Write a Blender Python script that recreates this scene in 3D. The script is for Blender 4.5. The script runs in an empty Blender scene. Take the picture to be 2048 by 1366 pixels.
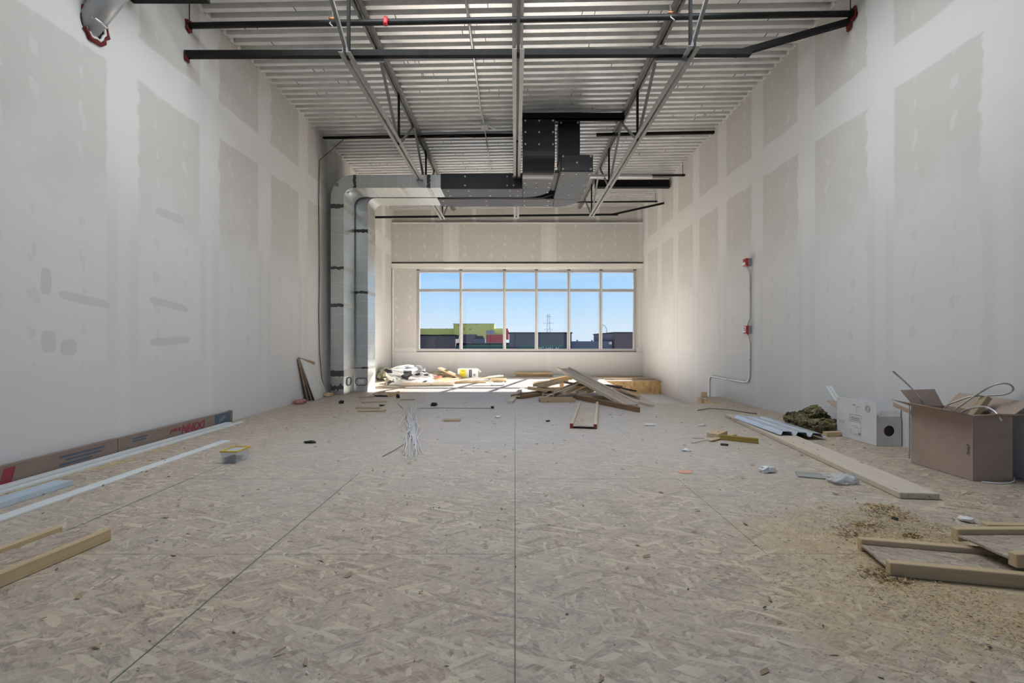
import bpy, math, random
from mathutils import Vector, Matrix, noise
random.seed(7)
scene = bpy.context.scene
col = scene.collection
R = math.radians

# ------------------------------------------------------------------ camera
F, CX, CY, H = 920.0, 1030.0, 683.0, 1.03
cam = bpy.data.cameras.new('camera'); cam_o = bpy.data.objects.new('camera', cam); col.objects.link(cam_o)
cam.sensor_width = 36.0; cam.lens = F/2048*36; cam.shift_x = -6/2048; cam.clip_start = .05; cam.clip_end = 2000
cam_o.location = (0, 0, H); cam_o.rotation_euler = (R(90), 0, 0)
scene.camera = cam_o

# ------------------------------------------------------------------ world, sun, added fill lamp, exposure
SKY, SUN, FILL = 1.06, 78.0, 186.0
w = bpy.data.worlds.new('sky'); scene.world = w; w.use_nodes = True
nt = w.node_tree; nt.nodes.clear()
def wn(t, **k):
    n = nt.nodes.new(t)
    for a, b in k.items(): setattr(n, a, b)
    return n
tc = wn('ShaderNodeTexCoord'); sx = wn('ShaderNodeSeparateXYZ'); rp = wn('ShaderNodeValToRGB')
nt.links.new(tc.outputs['Generated'], sx.inputs[0]); nt.links.new(sx.outputs['Z'], rp.inputs[0])
e = rp.color_ramp.elements
e[0].position = 0.0; e[0].color = (.69, .84, .96, 1)
e[1].position = .5; e[1].color = (.10, .25, .62, 1)
for p, c in ((.03, (.66, .81, .96, 1)), (.08, (.50, .74, 1.0, 1)), (.16, (.34, .63, 1.02, 1)), (.27, (.20, .44, .88, 1))):
    k = e.new(p); k.color = c
# thin high cloud streaks
mp = wn('ShaderNodeMapping'); mp.inputs['Scale'].default_value = (2.2, 2.2, 26); mp.inputs['Rotation'].default_value = (0, R(-7), 0)
nz = wn('ShaderNodeTexNoise'); nz.inputs['Scale'].default_value = 1.6; nz.inputs['Detail'].default_value = 5
nt.links.new(tc.outputs['Generated'], mp.inputs[0]); nt.links.new(mp.outputs[0], nz.inputs[0])
mr = wn('ShaderNodeMapRange'); mr.inputs[1].default_value = .55; mr.inputs[2].default_value = .85; mr.inputs[4].default_value = .35
nt.links.new(nz.outputs[0], mr.inputs[0])
mx = wn('ShaderNodeMixRGB'); mx.inputs[2].default_value = (.82, .91, .98, 1)
nt.links.new(mr.outputs[0], mx.inputs[0]); nt.links.new(rp.outputs[0], mx.inputs[1])
bg = wn('ShaderNodeBackground'); bg.inputs[1].default_value = SKY; wo = wn('ShaderNodeOutputWorld')
nt.links.new(mx.outputs[0], bg.inputs[0]); nt.links.new(bg.outputs[0], wo.inputs[0])

sl = bpy.data.lights.new('sun', 'SUN'); sl.energy = SUN; sl.angle = R(.53); sl.color = (1, .975, .94)
so = bpy.data.objects.new('sun', sl); col.objects.link(so); so.location = (6, 30, 22)
so.rotation_euler = Vector((-.266, -1, -.70)).to_track_quat('-Z', 'Y').to_euler()
# unseen fill lamp added under the uncut deck to brighten the near half
rl = bpy.data.lights.new('near_fill_lamp', 'AREA'); rl.shape = 'RECTANGLE'; rl.size = 5.0; rl.size_y = 1.75; rl.energy = FILL; rl.color = (.90, .95, 1.0)
ro = bpy.data.objects.new('near_fill_lamp', rl); col.objects.link(ro); ro.location = (.07, 4.12, 4.885)

vs = scene.view_settings; vs.view_transform = 'Standard'; vs.look = 'None'; vs.gamma = 1; vs.exposure = 0.0; vs.use_curve_mapping = False
cy = scene.cycles; cy.max_bounces = 9; cy.diffuse_bounces = 5; cy.use_adaptive_sampling = True; cy.adaptive_threshold = .03; cy.glossy_bounces = 4; cy.transparent_max_bounces = 12; cy.use_denoising = True
cy.sample_clamp_indirect = 8; cy.sample_clamp_direct = 1.5; cy.caustics_reflective = False; cy.caustics_refractive = False

# ------------------------------------------------------------------ helpers
def G(x, y, z=0.0):
    Y = F*(H-z)/(y-CY); return Vector(((x-CX)*Y/F, Y, z))
def P(x, y, Y):
    return Vector(((x-CX)*Y/F, Y, H-(y-CY)*Y/F))
class MB:
    def __init__(s): s.v = []; s.f = []; s.sm = []
    def add(s, vs, fs, M=None, sm=False):
        b = len(s.v)
        s.v += [tuple(M @ Vector(p)) if M is not None else tuple(p) for p in vs]
        s.f += [tuple(i+b for i in f) for f in fs]; s.sm += [sm]*len(fs); return s
    def box(s, x0, x1, y0, y1, z0, z1, M=None):
        return s.add([(x0,y0,z0),(x1,y0,z0),(x1,y1,z0),(x0,y1,z0),(x0,y0,z1),(x1,y0,z1),(x1,y1,z1),(x0,y1,z1)],
                     [(3,2,1,0),(4,5,6,7),(0,1,5,4),(1,2,6,5),(2,3,7,6),(3,0,4,7)], M)
    def bar(s, p, q, a, b, up=(0,0,1)):
        M, L = frame(p, q, up); return s.box(0, L, -a/2, a/2, -b/2, b/2, M)
    def prism(s, prof, x0, x1, M=None, caps=True, thick=0):      # prof: closed list of (y,z), extruded along x
        n = len(prof)
        vs = [(x0, y, z) for y, z in prof]+[(x1, y, z) for y, z in prof]
        fs = [(i, (i+1) % n, n+(i+1) % n, n+i) for i in range(n)]
        if caps: fs += [tuple(range(n-1, -1, -1)), tuple(range(n, 2*n))]
        return s.add(vs, fs, M)
    def tube(s, pts, r, n=8, cap=True, M=None):
        pts = [Vector(p) for p in pts]; rs = r if isinstance(r, (list, tuple)) else [r]*len(pts)
        vs = []; fs = []; u = None
        for i, p in enumerate(pts):
            t = (pts[min(i+1, len(pts)-1)]-pts[max(i-1, 0)]).normalized()
            if u is None: u = t.orthogonal().normalized()
            u = (u-t*u.dot(t)).normalized(); v = t.cross(u)
            for k in range(n):
                a = 2*math.pi*k/n; vs.append(p+(u*math.cos(a)+v*math.sin(a))*rs[i])
        for i in range(len(pts)-1):
            for k in range(n):
                fs.append((i*n+k, i*n+(k+1) % n, (i+1)*n+(k+1) % n, (i+1)*n+k))
        if cap: fs += [tuple(range(n-1, -1, -1)), tuple(range((len(pts)-1)*n, len(pts)*n))]
        return s.add(vs, fs, M, True)
    def disc(s, c, r, nrm, n=16, th=0.004):
        nrm = Vector(nrm).normalized(); c = Vector(c); return s.tube([c-nrm*th/2, c+nrm*th/2], r, n)
    def build(s, name, m, parent=None, bevel=0, flat=False):
        me = bpy.data.meshes.new(name); me.from_pydata(s.v, [], s.f)
        if not flat: me.polygons.foreach_set('use_smooth', s.sm)
        me.update(); return link(name, me, m, parent, bevel)
def link(name, me, m, parent=None, bevel=0):
    if m is not None: me.materials.append(m)
    o = bpy.data.objects.new(name, me); col.objects.link(o)
    if parent is not None: o.parent = parent
    if bevel:
        b = o.modifiers.new('edge', 'BEVEL'); b.width = bevel; b.segments = 1; b.limit_method = 'ANGLE'
    return o
def frame(p, q, up=(0,0,1)):
    p = Vector(p); q = Vector(q); x = (q-p); L = x.length; x.normalize(); up = Vector(up)
    if abs(x.dot(up.normalized())) > .99: up = Vector((0, 1, 0))
    y = up.cross(x).normalized(); z = x.cross(y)
    M = Matrix((x, y, z)).transposed().to_4x4(); M.translation = p; return M, L
def thing(name, label, cat, loc=(0,0,0), group=None, M=None):
    o = bpy.data.objects.new(name, None); col.objects.link(o); o.empty_display_size = .1
    if M is not None: o.matrix_world = M
    else: o.location = loc
    return tag(o, label, cat, group)
def tag(o, label, cat, group=None, kind=None):
    o['label'] = label; o['category'] = cat
    if group: o['group'] = group
    if kind: o['kind'] = kind
    return o
def struct(o, label=None, cat=None):
    o['kind'] = 'structure'
    if label: o['label'] = label; o['category'] = cat
    return o
def text_mesh(s, size, align='LEFT', shear=0, bold=0):
    c = bpy.data.curves.new('txt', 'FONT'); c.body = s; c.size = size; c.align_x = align; c.align_y = 'CENTER'; c.extrude = .0012; c.shear = shear; c.offset = bold
    o = bpy.data.objects.new('txt', c); col.objects.link(o)
    me = bpy.data.meshes.new_from_object(o.evaluated_get(bpy.context.evaluated_depsgraph_get()))
    bpy.data.objects.remove(o); return me
def lump(name, m, size, seed=0, amp=.25, n=7, fr=2.2, parent=None, flat_bottom=True, loc=(0,0,0), rz=0, smooth=True, rag=0.0):
    # a crumpled solid: subdivided box pushed about by noise, resting on its underside
    vs = {}; V = []; Fc = []
    sx_, sy_, sz_ = size
    def vid(i, j, k):
        if (i, j, k) not in vs:
            p = Vector((i/n-.5, j/n-.5, k/n-.5))
            q = p.lerp(p.normalized()*.55, .45)
            d = noise.noise_vector(q*fr+Vector((seed*7.3, seed*3.1, seed)))*amp + noise.noise_vector(q*fr*3.1+Vector((seed, seed*5, 0)))*amp*.4 + noise.noise_vector(q*fr*8+Vector((seed*2, 0, seed)))*rag
            q = q+d*.5
            z = q.z+.5
            if flat_bottom: z = max(z, .015*(((i*7+j*13) % 5)/5))
            vs[(i, j, k)] = len(V); V.append((q.x*sx_, q.y*sy_, z*sz_))
        return vs[(i, j, k)]
    for a in range(n):
        for b in range(n):
            Fc.append((vid(a,b,0), vid(a,b+1,0), vid(a+1,b+1,0), vid(a+1,b,0)))
            Fc.append((vid(a,b,n), vid(a+1,b,n), vid(a+1,b+1,n), vid(a,b+1,n)))
            Fc.append((vid(a,0,b), vid(a+1,0,b), vid(a+1,0,b+1), vid(a,0,b+1)))
            Fc.append((vid(a,n,b), vid(a,n,b+1), vid(a+1,n,b+1), vid(a+1,n,b)))
            Fc.append((vid(0,a,b), vid(0,a,b+1), vid(0,a+1,b+1), vid(0,a+1,b)))
            Fc.append((vid(n,a,b), vid(n,a+1,b), vid(n,a+1,b+1), vid(n,a,b+1)))
    mz = min(v[2] for v in V); V = [(x, y, z-mz) for x, y, z in V]
    me = bpy.data.meshes.new(name); me.from_pydata(V, [], Fc)
    if smooth: me.polygons.foreach_set('use_smooth', [True]*len(Fc))
    o = link(name, me, m, parent); o.location = loc; o.rotation_euler = (0, 0, rz); return o

# ------------------------------------------------------------------ materials
class NT:
    def __init__(s, name):
        s.m = bpy.data.materials.new(name); s.m.use_nodes = True; s.t = s.m.node_tree; s.t.nodes.clear()
        s.out = s.t.nodes.new('ShaderNodeOutputMaterial')
    def n(s, t, **k):
        o = s.t.nodes.new(t)
        for a, b in k.items(): setattr(o, a, b)
        return o
    def put(s, sock, v):
        if isinstance(v, bpy.types.NodeSocket): s.t.links.new(v, sock)
        elif v is not None:
            if hasattr(sock.default_value, '__len__') and not hasattr(v, '__len__'): v = [v]*len(sock.default_value)
            if hasattr(v, '__len__') and len(sock.default_value) == 4 and len(v) == 3: v = (*v, 1)
            sock.default_value = v
    def M(s, op, a, b=None, c=None):
        o = s.n('ShaderNodeMath', operation=op); s.put(o.inputs[0], a); s.put(o.inputs[1], b)
        if c is not None: s.put(o.inputs[2], c)
        return o.outputs[0]
    def step(s, x, a, b):                      # smoothstep a..b (works for a>b too)
        o = s.n('ShaderNodeMapRange', interpolation_type='SMOOTHSTEP')
        s.put(o.inputs[0], x); lo, hi = (a, b) if a < b else (b, a)
        o.inputs[1].default_value = lo; o.inputs[2].default_value = hi
        o.inputs[3].default_value, o.inputs[4].default_value = (0, 1) if a < b else (1, 0)
        return o.outputs[0]
    def mix(s, f, a, b, mode='MIX'):
        o = s.n('ShaderNodeMixRGB', blend_type=mode); s.put(o.inputs[0], f); s.put(o.inputs[1], a); s.put(o.inputs[2], b); return o.outputs[0]
    def mapping(s, vec, scale=(1,1,1), rot=(0,0,0), loc=(0,0,0)):
        o = s.n('ShaderNodeMapping', vector_type='TEXTURE'); s.put(o.inputs[0], vec); o.inputs['Scale'].default_value = tuple(1/x for x in scale); o.inputs['Rotation'].default_value = rot; o.inputs['Location'].default_value = loc
        return o.outputs[0]
    def noise(s, vec, scale, detail=3, rough=.55, col=False):
        o = s.n('ShaderNodeTexNoise'); s.put(o.inputs['Vector'], vec); o.inputs['Scale'].default_value = scale; o.inputs['Detail'].default_value = detail; o.inputs['Roughness'].default_value = rough
        return o.outputs[1 if col else 0]
    def vor(s, vec, scale, out='Color', feature='F1', rnd=1):
        o = s.n('ShaderNodeTexVoronoi', feature=feature); s.put(o.inputs['Vector'], vec); o.inputs['Scale'].default_value = scale; o.inputs['Randomness'].default_value = rnd
        return o.outputs[out]
    def ramp(s, f, *st):
        o = s.n('ShaderNodeValToRGB'); s.put(o.inputs[0], f); e = o.color_ramp.elements
        e[0].position, e[0].color = st[0][0], (*st[0][1], 1); e[1].position, e[1].color = st[-1][0], (*st[-1][1], 1)
        for p, c in st[1:-1]:
            k = e.new(p); k.color = (*c, 1)
        return o.outputs[0]
    def pos(s): return s.n('ShaderNodeNewGeometry').outputs['Position']
    def obj(s): return s.n('ShaderNodeTexCoord').outputs['Object']
    def rnd(s): return s.n('ShaderNodeObjectInfo').outputs['Random']
    def sep(s, v):
        o = s.n('ShaderNodeSeparateXYZ'); s.put(o.inputs[0], v); return o.outputs
    def bump(s, h, strength=.3, dist=.01):
        o = s.n('ShaderNodeBump'); o.inputs['Strength'].default_value = strength; o.inputs['Distance'].default_value = dist; s.put(o.inputs['Height'], h); return o.outputs[0]
    def bsdf(s, color, rough=.6, metal=0, normal=None, spec=.5, **k):
        b = s.n('ShaderNodeBsdfPrincipled'); s.put(b.inputs['Base Color'], color); s.put(b.inputs['Roughness'], rough); s.put(b.inputs['Metallic'], metal)
        b.inputs['Specular IOR Level'].default_value = spec
        if normal is not None: s.t.links.new(normal, b.inputs['Normal'])
        s.t.links.new(b.outputs[0], s.out.inputs[0]); return s.m
def plain(name, c, rough=.6, metal=0, var=.08, scale=6, spec=.4):
    k = NT(name); v = k.noise(k.obj(), scale, 4)
    c0 = tuple(x*(1-var*1.5) for x in c); c1 = tuple(min(1, x*(1+var*1.5)) for x in c)
    return k.bsdf(k.ramp(v, (.3, c0), (.7, c1)), rough, metal, spec=spec)
def wood(name, c, dark, knots=True, rough=.7):
    k = NT(name); o = k.obj(); r = k.rnd(); off = k.n('ShaderNodeVectorMath', operation='ADD'); k.put(off.inputs[0], o)
    cb = k.n('ShaderNodeCombineXYZ'); k.put(cb.inputs[0], k.M('MULTIPLY', r, 37)); k.put(cb.inputs[1], k.M('MULTIPLY', r, 11)); k.t.links.new(cb.outputs[0], off.inputs[1])
    p = off.outputs[0]
    g = k.noise(k.mapping(p, (1.3, 26, 26)), 1.6, 5, .6)
    cc = k.ramp(g, (.25, dark), (.52, c), (.8, tuple(min(1, x*1.12) for x in c)))
    cc = k.mix(k.M('MULTIPLY', k.step(k.noise(p, 2.3, 3), .45, .75), .25), cc, tuple(x*.72 for x in c))
    if knots:
        d = k.vor(k.mapping(p, (2.6, 9, 9)), 1.5, 'Distance')
        cc = k.mix(k.step(d, .13, .06), cc, (.13, .065, .03))
    cc = k.mix(k.M('MULTIPLY', r, .25), cc, tuple(x*.7 for x in c))
    return k.bsdf(cc, rough, 0, k.bump(g, .15, .002), .25)
def osb(name, tone=1.0, dust=.5, golden=0.0, sawdust=False, flakes=((8, 7.5, 42), (62, 8.5, 44), (-52, 7, 36), (96, 9, 50), (30, 6.5, 32), (-22, 8, 42))):
    k = NT(name); p = k.pos() if sawdust else k.obj()
    tan = (.35, .285, .21); mau = (.215, .165, .15); pale = (.52, .445, .33); brn = (.205, .145, .098)
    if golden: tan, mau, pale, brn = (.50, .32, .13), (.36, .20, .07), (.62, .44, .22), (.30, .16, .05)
    cur = None; hgt = None
    for i, (a, sx_, sy_) in enumerate(flakes):
        mpv = k.mapping(p, (sx_, sy_, 8), (0, 0, R(a)), (i*3.7, i*1.9, 0))
        wob = k.n('ShaderNodeVectorMath', operation='ADD'); k.put(wob.inputs[0], mpv)
        nv = k.n('ShaderNodeVectorMath', operation='SCALE'); k.put(nv.inputs[0], k.noise(p, 9, 1, col=True)); nv.inputs['Scale'].default_value = .35; k.t.links.new(nv.outputs[0], wob.inputs[1])
        vcol = k.vor(wob.outputs[0], 1.0, 'Color'); ch = k.n('ShaderNodeSeparateColor'); k.put(ch.inputs[0], vcol)
        cc = k.ramp(ch.outputs[0], (.0, mau), (.22, tan), (.45, tan), (.58, brn), (.66, tan), (.86, pale), (1, mau))
        if cur is None: cur = cc; hgt = ch.outputs[1]
        else:
            mk = k.step(ch.outputs[2], .60, .62); cur = k.mix(mk, cur, cc); hgt = k.mix(mk, hgt, ch.outputs[1])
    ga = k.noise(k.mapping(p, (26, 100, 40), (0, 0, R(28))), 1.0, 2); gb = k.noise(k.mapping(p, (26, 100, 40), (0, 0, R(-38))), 1.0, 2)
    gs = k.step(hgt, .45, .55); gr = k.M('ADD', k.M('MULTIPLY', ga, gs), k.M('MULTIPLY', gb, k.M('SUBTRACT', 1, gs)))
    cur = k.mix(k.M('MULTIPLY', k.step(gr, .35, .72), .5), cur, (.56, .47, .36) if not golden else (.66, .5, .28))
    cur = k.mix(k.M('MULTIPLY', k.step(k.noise(p, 28, 5, .7), .56, .72), .62), cur, (.115, .085, .065))
    d = k.step(k.noise(p, .8, 4), .3, .75)
    cur = k.mix(k.M('MULTIPLY', d, dust), cur, (.37, .345, .33))
    if sawdust:
        q = k.sep(p); n1 = k.M('MULTIPLY', k.M('SUBTRACT', k.noise(p, 2.2, 4), .5), 1.6)
        dx = k.M('DIVIDE', k.M('SUBTRACT', q[0], 1.95), .85); dy = k.M('DIVIDE', k.M('SUBTRACT', q[1], 2.05), .75)
        rr = k.M('SQRT', k.M('ADD', k.M('MULTIPLY', dx, dx), k.M('MULTIPLY', dy, dy)))
        msk = k.step(k.M('ADD', rr, n1), 1.25, .5)
        fine = k.step(k.noise(p, 60, 4, .7), .38, .62)
        cur = k.mix(k.M('MULTIPLY', msk, k.M('MULTIPLY', fine, .9)), cur, (.45, .325, .15))
        # tracked plaster dust down the middle of the room
        t = k.step(k.M('ABSOLUTE', k.M('SUBTRACT', q[0], .1)), 3.6, 1.2); t2 = k.step(q[1], 1.6, 5.5)
        cur = k.mix(k.M('MULTIPLY', k.M('MULTIPLY', t, t2), .55), cur, (.43, .415, .41))
    return k.bsdf(k.mix(1, cur, (tone,)*3, 'MULTIPLY'), .5 if sawdust else .7, 0, k.bump(k.M('ADD', hgt, k.M('MULTIPLY', gr, .6)), .2, .003), .5 if sawdust else .25)
def drywall(name, axis, u0, joint=3.78, paper=(.60, .583, .555), mud=(.715, .705, .69), skim_z=(1.9, 3.0), spots=True, pitch=1.22, half=.17, sweeps=()):
    k = NT(name); p = k.pos(); q = k.sep(p); u = q[1] if axis == 'y' else q[0]; v = q[2]
    nz = k.M('SUBTRACT', k.noise(p, 1.9, 4), .5); nz2 = k.M('SUBTRACT', k.noise(p, 7, 3), .5)
    uu = k.M('ADD', u, k.M('MULTIPLY', nz2, .05)); vv = k.M('ADD', v, k.M('MULTIPLY', nz, .12))
    d = k.M('ABSOLUTE', k.M('SUBTRACT', k.M('FLOORED_MODULO', k.M('SUBTRACT', uu, u0-pitch/2), pitch), pitch/2))
    seam = k.step(k.M('ADD', d, k.M('MULTIPLY', nz2, .10)), half+.025, half-.012)
    core = k.step(d, .10, .03)
    hs = k.step(k.M('ABSOLUTE', k.M('SUBTRACT', vv, joint)), .235, .205) if joint else 0.0
    band = k.M('MAXIMUM', seam, hs)
    low = k.step(vv, .86, .80)
    skim = k.step(k.M('ADD', vv, k.M('MULTIPLY', nz, 1.3)), skim_z[1], skim_z[0])
    pc = k.mix(skim, paper, (.675, .67, .665))
    bc = k.mix(skim, mud, (.635, .635, .637))
    c = k.mix(band, pc, bc); c = k.mix(low, c, (.65, .652, .657))
    c = k.mix(k.M('MULTIPLY', k.M('MULTIPLY', core, seam), .35), c, (.73, .725, .715))
    if spots:
        gu = k.M('SUBTRACT', k.M('FLOORED_MODULO', k.M('SUBTRACT', u, u0), .4067), .203)
        cell = k.n('ShaderNodeCombineXYZ'); k.put(cell.inputs[0], k.M('FLOOR', k.M('DIVIDE', k.M('SUBTRACT', u, u0), .4067)))
        k.put(cell.inputs[1], k.M('FLOOR', k.M('DIVIDE', v, .31)))
        wn_ = k.n('ShaderNodeTexWhiteNoise'); k.put(wn_.inputs[0], cell.outputs[0]); rc = k.n('ShaderNodeSeparateColor'); k.put(rc.inputs[0], wn_.outputs['Color'])
        gu = k.M('ADD', gu, k.M('MULTIPLY', k.M('SUBTRACT', rc.outputs[0], .5), .10))
        # shift by .203 so that spots fall on the two studs inside a board
        gu2 = k.M('SUBTRACT', k.M('FLOORED_MODULO', k.M('SUBTRACT', u, u0-.203), .4067), .203)
        gu2 = k.M('ADD', gu2, k.M('MULTIPLY', k.M('SUBTRACT', rc.outputs[0], .5), .05))
        gv = k.M('SUBTRACT', k.M('FLOORED_MODULO', v, .31), .155); gv = k.M('ADD', gv, k.M('MULTIPLY', k.M('SUBTRACT', rc.outputs[1], .5), .10))
        a = k.M('DIVIDE', gu2, .05); b = k.M('DIVIDE', k.M('ADD', gv, k.M('MULTIPLY', gu2, .6)), .085)
        rr = k.M('SQRT', k.M('ADD', k.M('MULTIPLY', a, a), k.M('MULTIPLY', b, b)))
        sp = k.step(k.M('ADD', rr, k.M('ADD', k.M('MULTIPLY', nz2, 1.3), k.M('MULTIPLY', rc.outputs[2], .55))), .98, .80)
        sp = k.M('MULTIPLY', sp, k.M('SUBTRACT', 1, band)); sp = k.M('MULTIPLY', sp, k.M('SUBTRACT', 1, low))
        c = k.mix(k.M('MULTIPLY', sp, .5), c, k.mix(skim, (.70, .685, .665), (.585, .58, .58)))
    for yc, zc, hy, hz_, tl in sweeps:                        # hand-trowelled patches
        du = k.M('DIVIDE', k.M('SUBTRACT', u, yc), hy); dv = k.M('DIVIDE', k.M('SUBTRACT', k.M('SUBTRACT', v, zc), k.M('MULTIPLY', k.M('SUBTRACT', u, yc), tl)), hz_)
        e4 = k.M('ADD', k.M('POWER', k.M('ABSOLUTE', du), 4), k.M('POWER', k.M('ABSOLUTE', dv), 3))
        c = k.mix(k.M('MULTIPLY', k.step(k.M('ADD', e4, k.M('MULTIPLY', nz2, 1.2)), 1.0, .75), .7), c, (.545, .54, .54))
    c = k.mix(k.M('MULTIPLY', k.step(k.noise(p, .9, 5), .42, .75), .16), c, (.54, .53, .51))
    sc = k.noise(k.mapping(p, (1, 1, .25)), 14, 4, .7)
    c = k.mix(k.M('MULTIPLY', k.step(sc, .66, .8), .25), c, (.48, .46, .44))
    return k.bsdf(c, .85, 0, k.bump(k.M('ADD', band, k.M('MULTIPLY', k.noise(p, 40, 3), .2)), .12, .004), .2)
def galv(name, c=(.60, .62, .62), rough=.34, metal=.85, spangle=.10, scale=18):
    k = NT(name); o = k.obj(); ch = k.n('ShaderNodeSeparateColor'); k.put(ch.inputs[0], k.vor(o, scale, 'Color'))
    c0 = tuple(x*(1-spangle) for x in c); cc = k.mix(ch.outputs[0], c0, tuple(min(1, x*(1+spangle)) for x in c))
    cc = k.mix(k.M('MULTIPLY', k.step(k.noise(o, 1.7, 4), .45, .7), .25), cc, tuple(x*.72 for x in c))
    return k.bsdf(cc, k.M('ADD', k.M('MULTIPLY', k.noise(o, 2.5, 3), .12), rough), metal, spec=.5)
def cardboard(name, c):
    k = NT(name); o = k.obj(); cc = k.ramp(k.noise(o, 5, 5), (.3, tuple(x*.86 for x in c)), (.7, c))
    fl = k.n('ShaderNodeTexWave'); k.put(fl.inputs['Vector'], o); fl.inputs['Scale'].default_value = 60
    cc = k.mix(k.M('MULTIPLY', k.step(k.noise(o, 11, 4, .7), .6, .75), .35), cc, tuple(x*.6 for x in c))
    return k.bsdf(cc, .8, 0, k.bump(k.noise(o, 8, 3), .2, .006), .2)
def fibre(name, c, dark, light):
    k = NT(name); o = k.obj(); g = k.noise(k.mapping(o, (30, 60, 90)), 1, 5, .7); f2 = k.noise(o, 9, 4)
    cc = k.ramp(g, (.3, dark), (.5, c), (.68, light)); cc = k.mix(k.M('MULTIPLY', k.step(f2, .5, .72), .7), cc, light)
    return k.bsdf(cc, .95, 0, k.bump(g, .9, .02), .1)

m_floor = osb('floor_board', 1.22, .38, sawdust=True)
m_osbweb = osb('strand_board_web', 1.15, .5)
m_osbdust = osb('dusty_web', 1.35, 1.2)
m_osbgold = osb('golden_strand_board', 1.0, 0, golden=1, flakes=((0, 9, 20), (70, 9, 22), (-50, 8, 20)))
m_wall_l = drywall('drywall_left', 'y', 4.31, sweeps=((3.93, 1.385, .25, .04, -.12), (4.90, 1.42, .29, .04, -.12), (4.90, 1.035, .29, .045, .05), (4.9, 2.37, .22, .045, 0), (3.6, 1.50, .045, .11, 0), (3.62, 1.03, .06, .09, 0), (3.78, .98, .07, .07, 0))); m_wall_r = drywall('drywall_right', 'y', 4.80)
m_wall_f = drywall('drywall_front', 'x', -1.90, joint=None, paper=(.535, .522, .50), mud=(.63, .62, .605), skim_z=(-9, -8), pitch=2.9, half=.22)
m_wall_t = drywall('drywall_front_top', 'x', -2.45, joint=None, paper=(.52, .50, .475), mud=(.63, .615, .60), skim_z=(-9, -8), pitch=1.23, half=.045, spots=False)
m_rear_dark = plain('dark_rear_wall', (.16, .155, .15), .9)  # unseen rear wall, made dark to cut bounce onto camera-facing sides
m_mud = plain('joint_mud', (.74, .725, .69), .85, var=.03)
m_dark = plain('black_shade_and_clips', (.03, .028, .026), .9)  # shade painted black in wall gaps and flue hole; also the window clips
m_deck = galv('galvanised_deck', (.82, .82, .815), .26, .6, .04, 9)
m_deckmark = plain('deck_crimp', (.06, .055, .05), .8)
m_roof = plain('roof_membrane', (.2, .2, .2), .9)
m_joist = plain('grey_primer', (.23, .227, .22), .5, .25, .08, 5)
m_blk = plain('black_pipe', (.012, .012, .0115), .45, .1, .2, 12)
m_blkang = plain('dark_primer', (.016, .0155, .015), .75, 0, .15, 8, spec=.15)
m_red = plain('red_fire_sealant', (.13, .012, .01), .7, var=.25, scale=25)
m_duct = galv('galvanised_duct', (.58, .60, .59), .31, .9, .02, 30)
m_flue = galv('flue_metal', (.42, .425, .43), .42, .6, .03, 20)
m_seam = galv('duct_seam', (.72, .74, .73), .28, .9, .03, 30)
m_mastic = plain('grey_duct_sealant', (.085, .085, .078), .8, var=.2, scale=20)
m_mastic_l = plain('silver_duct_tape', (.42, .42, .40), .5, .3, .1, 20)
m_insul = plain('black_duct_insulation', (.006, .0065, .0085), .36, 0, .2, 4, spec=.55)
m_pin = plain('insulation_pin', (.72, .72, .7), .4, .5)
m_emt = galv('conduit', (.66, .67, .67), .3, .8, .03, 30)
m_frame = plain('window_aluminium', (.42, .42, .415), .4, .35, .03)
m_frame_l = plain('window_bead', (.78, .78, .77), .4, .1, .03)
m_lum = wood('lumber', (.60, .46, .285), (.48, .345, .19)); m_lum2 = wood('aged_lumber', (.45, .345, .225), (.33, .235, .14))
m_lumd = wood('dark_lumber', (.22, .135, .08), (.13, .075, .045)); m_plank = wood('pale_plank', (.60, .525, .43), (.53, .45, .35))
m_yel = wood('yellowed_lumber', (.34, .25, .06), (.25, .17, .04), False)
m_redend = plain('red_end_paint', (.22, .03, .025), .7)
m_card = cardboard('brown_cardboard', (.43, .335, .275)); m_cardp = m_card; m_cardin = cardboard('inner_cardboard', (.34, .235, .165))
m_white = cardboard('white_cardboard', (.70, .71, .72)); m_carton = cardboard('dusty_carton', (.27, .205, .17))
m_ink = plain('grey_ink', (.24, .25, .28), .8); m_inkd = plain('dark_ink', (.05, .05, .055), .8); m_inkr = plain('red_ink', (.27, .04, .06), .8); m_inkb = plain('blue_grey_ink', (.085, .115, .15), .7)
m_inky = plain('yellow_ink', (.72, .60, .05), .7); m_hole = plain('dark_hole', (.02, .017, .015), .9)
m_track = plain('white_steel_track', (.72, .76, .76), .45, .1, .03); m_trackd = plain('dark_strip_grey', (.10, .12, .125), .7)
m_stud = galv('bluish_galvanised', (.55, .66, .76), .42, .35, .05, 25)
m_decks = galv('bright_steel', (.68, .72, .76), .32, .7, .03, 20)
m_wire = plain('white_wire', (.74, .745, .76), .5, var=.02); m_wired = plain('dark_wire', (.12, .11, .10), .6)
m_wool = fibre('mineral_wool', (.20, .175, .085), (.075, .065, .03), (.48, .45, .30))
m_wool2 = fibre('glass_wool', (.34, .33, .22), (.14, .14, .09), (.60, .58, .46))
m_grey = plain('grey_board', (.33, .315, .305), .8)
m_foam = plain('white_foam', (.8, .81, .8), .5, var=.03); m_gyp = plain('gypsum_face', (.60, .61, .61), .8, var=.04); m_gypd = plain('brown_gypsum_paper', (.27, .20, .145), .85)
m_bit = plain('black_scrap', (.02, .022, .024), .5); m_pink = plain('pink_tag', (.72, .36, .27), .7); m_pinkw = plain('pinkish_board', (.42, .20, .17), .8)
m_chalk = plain('green_chalk', (.13, .21, .155), .9); m_saw = plain('sawdust', (.62, .49, .28), .9, var=.3, scale=30)
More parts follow.
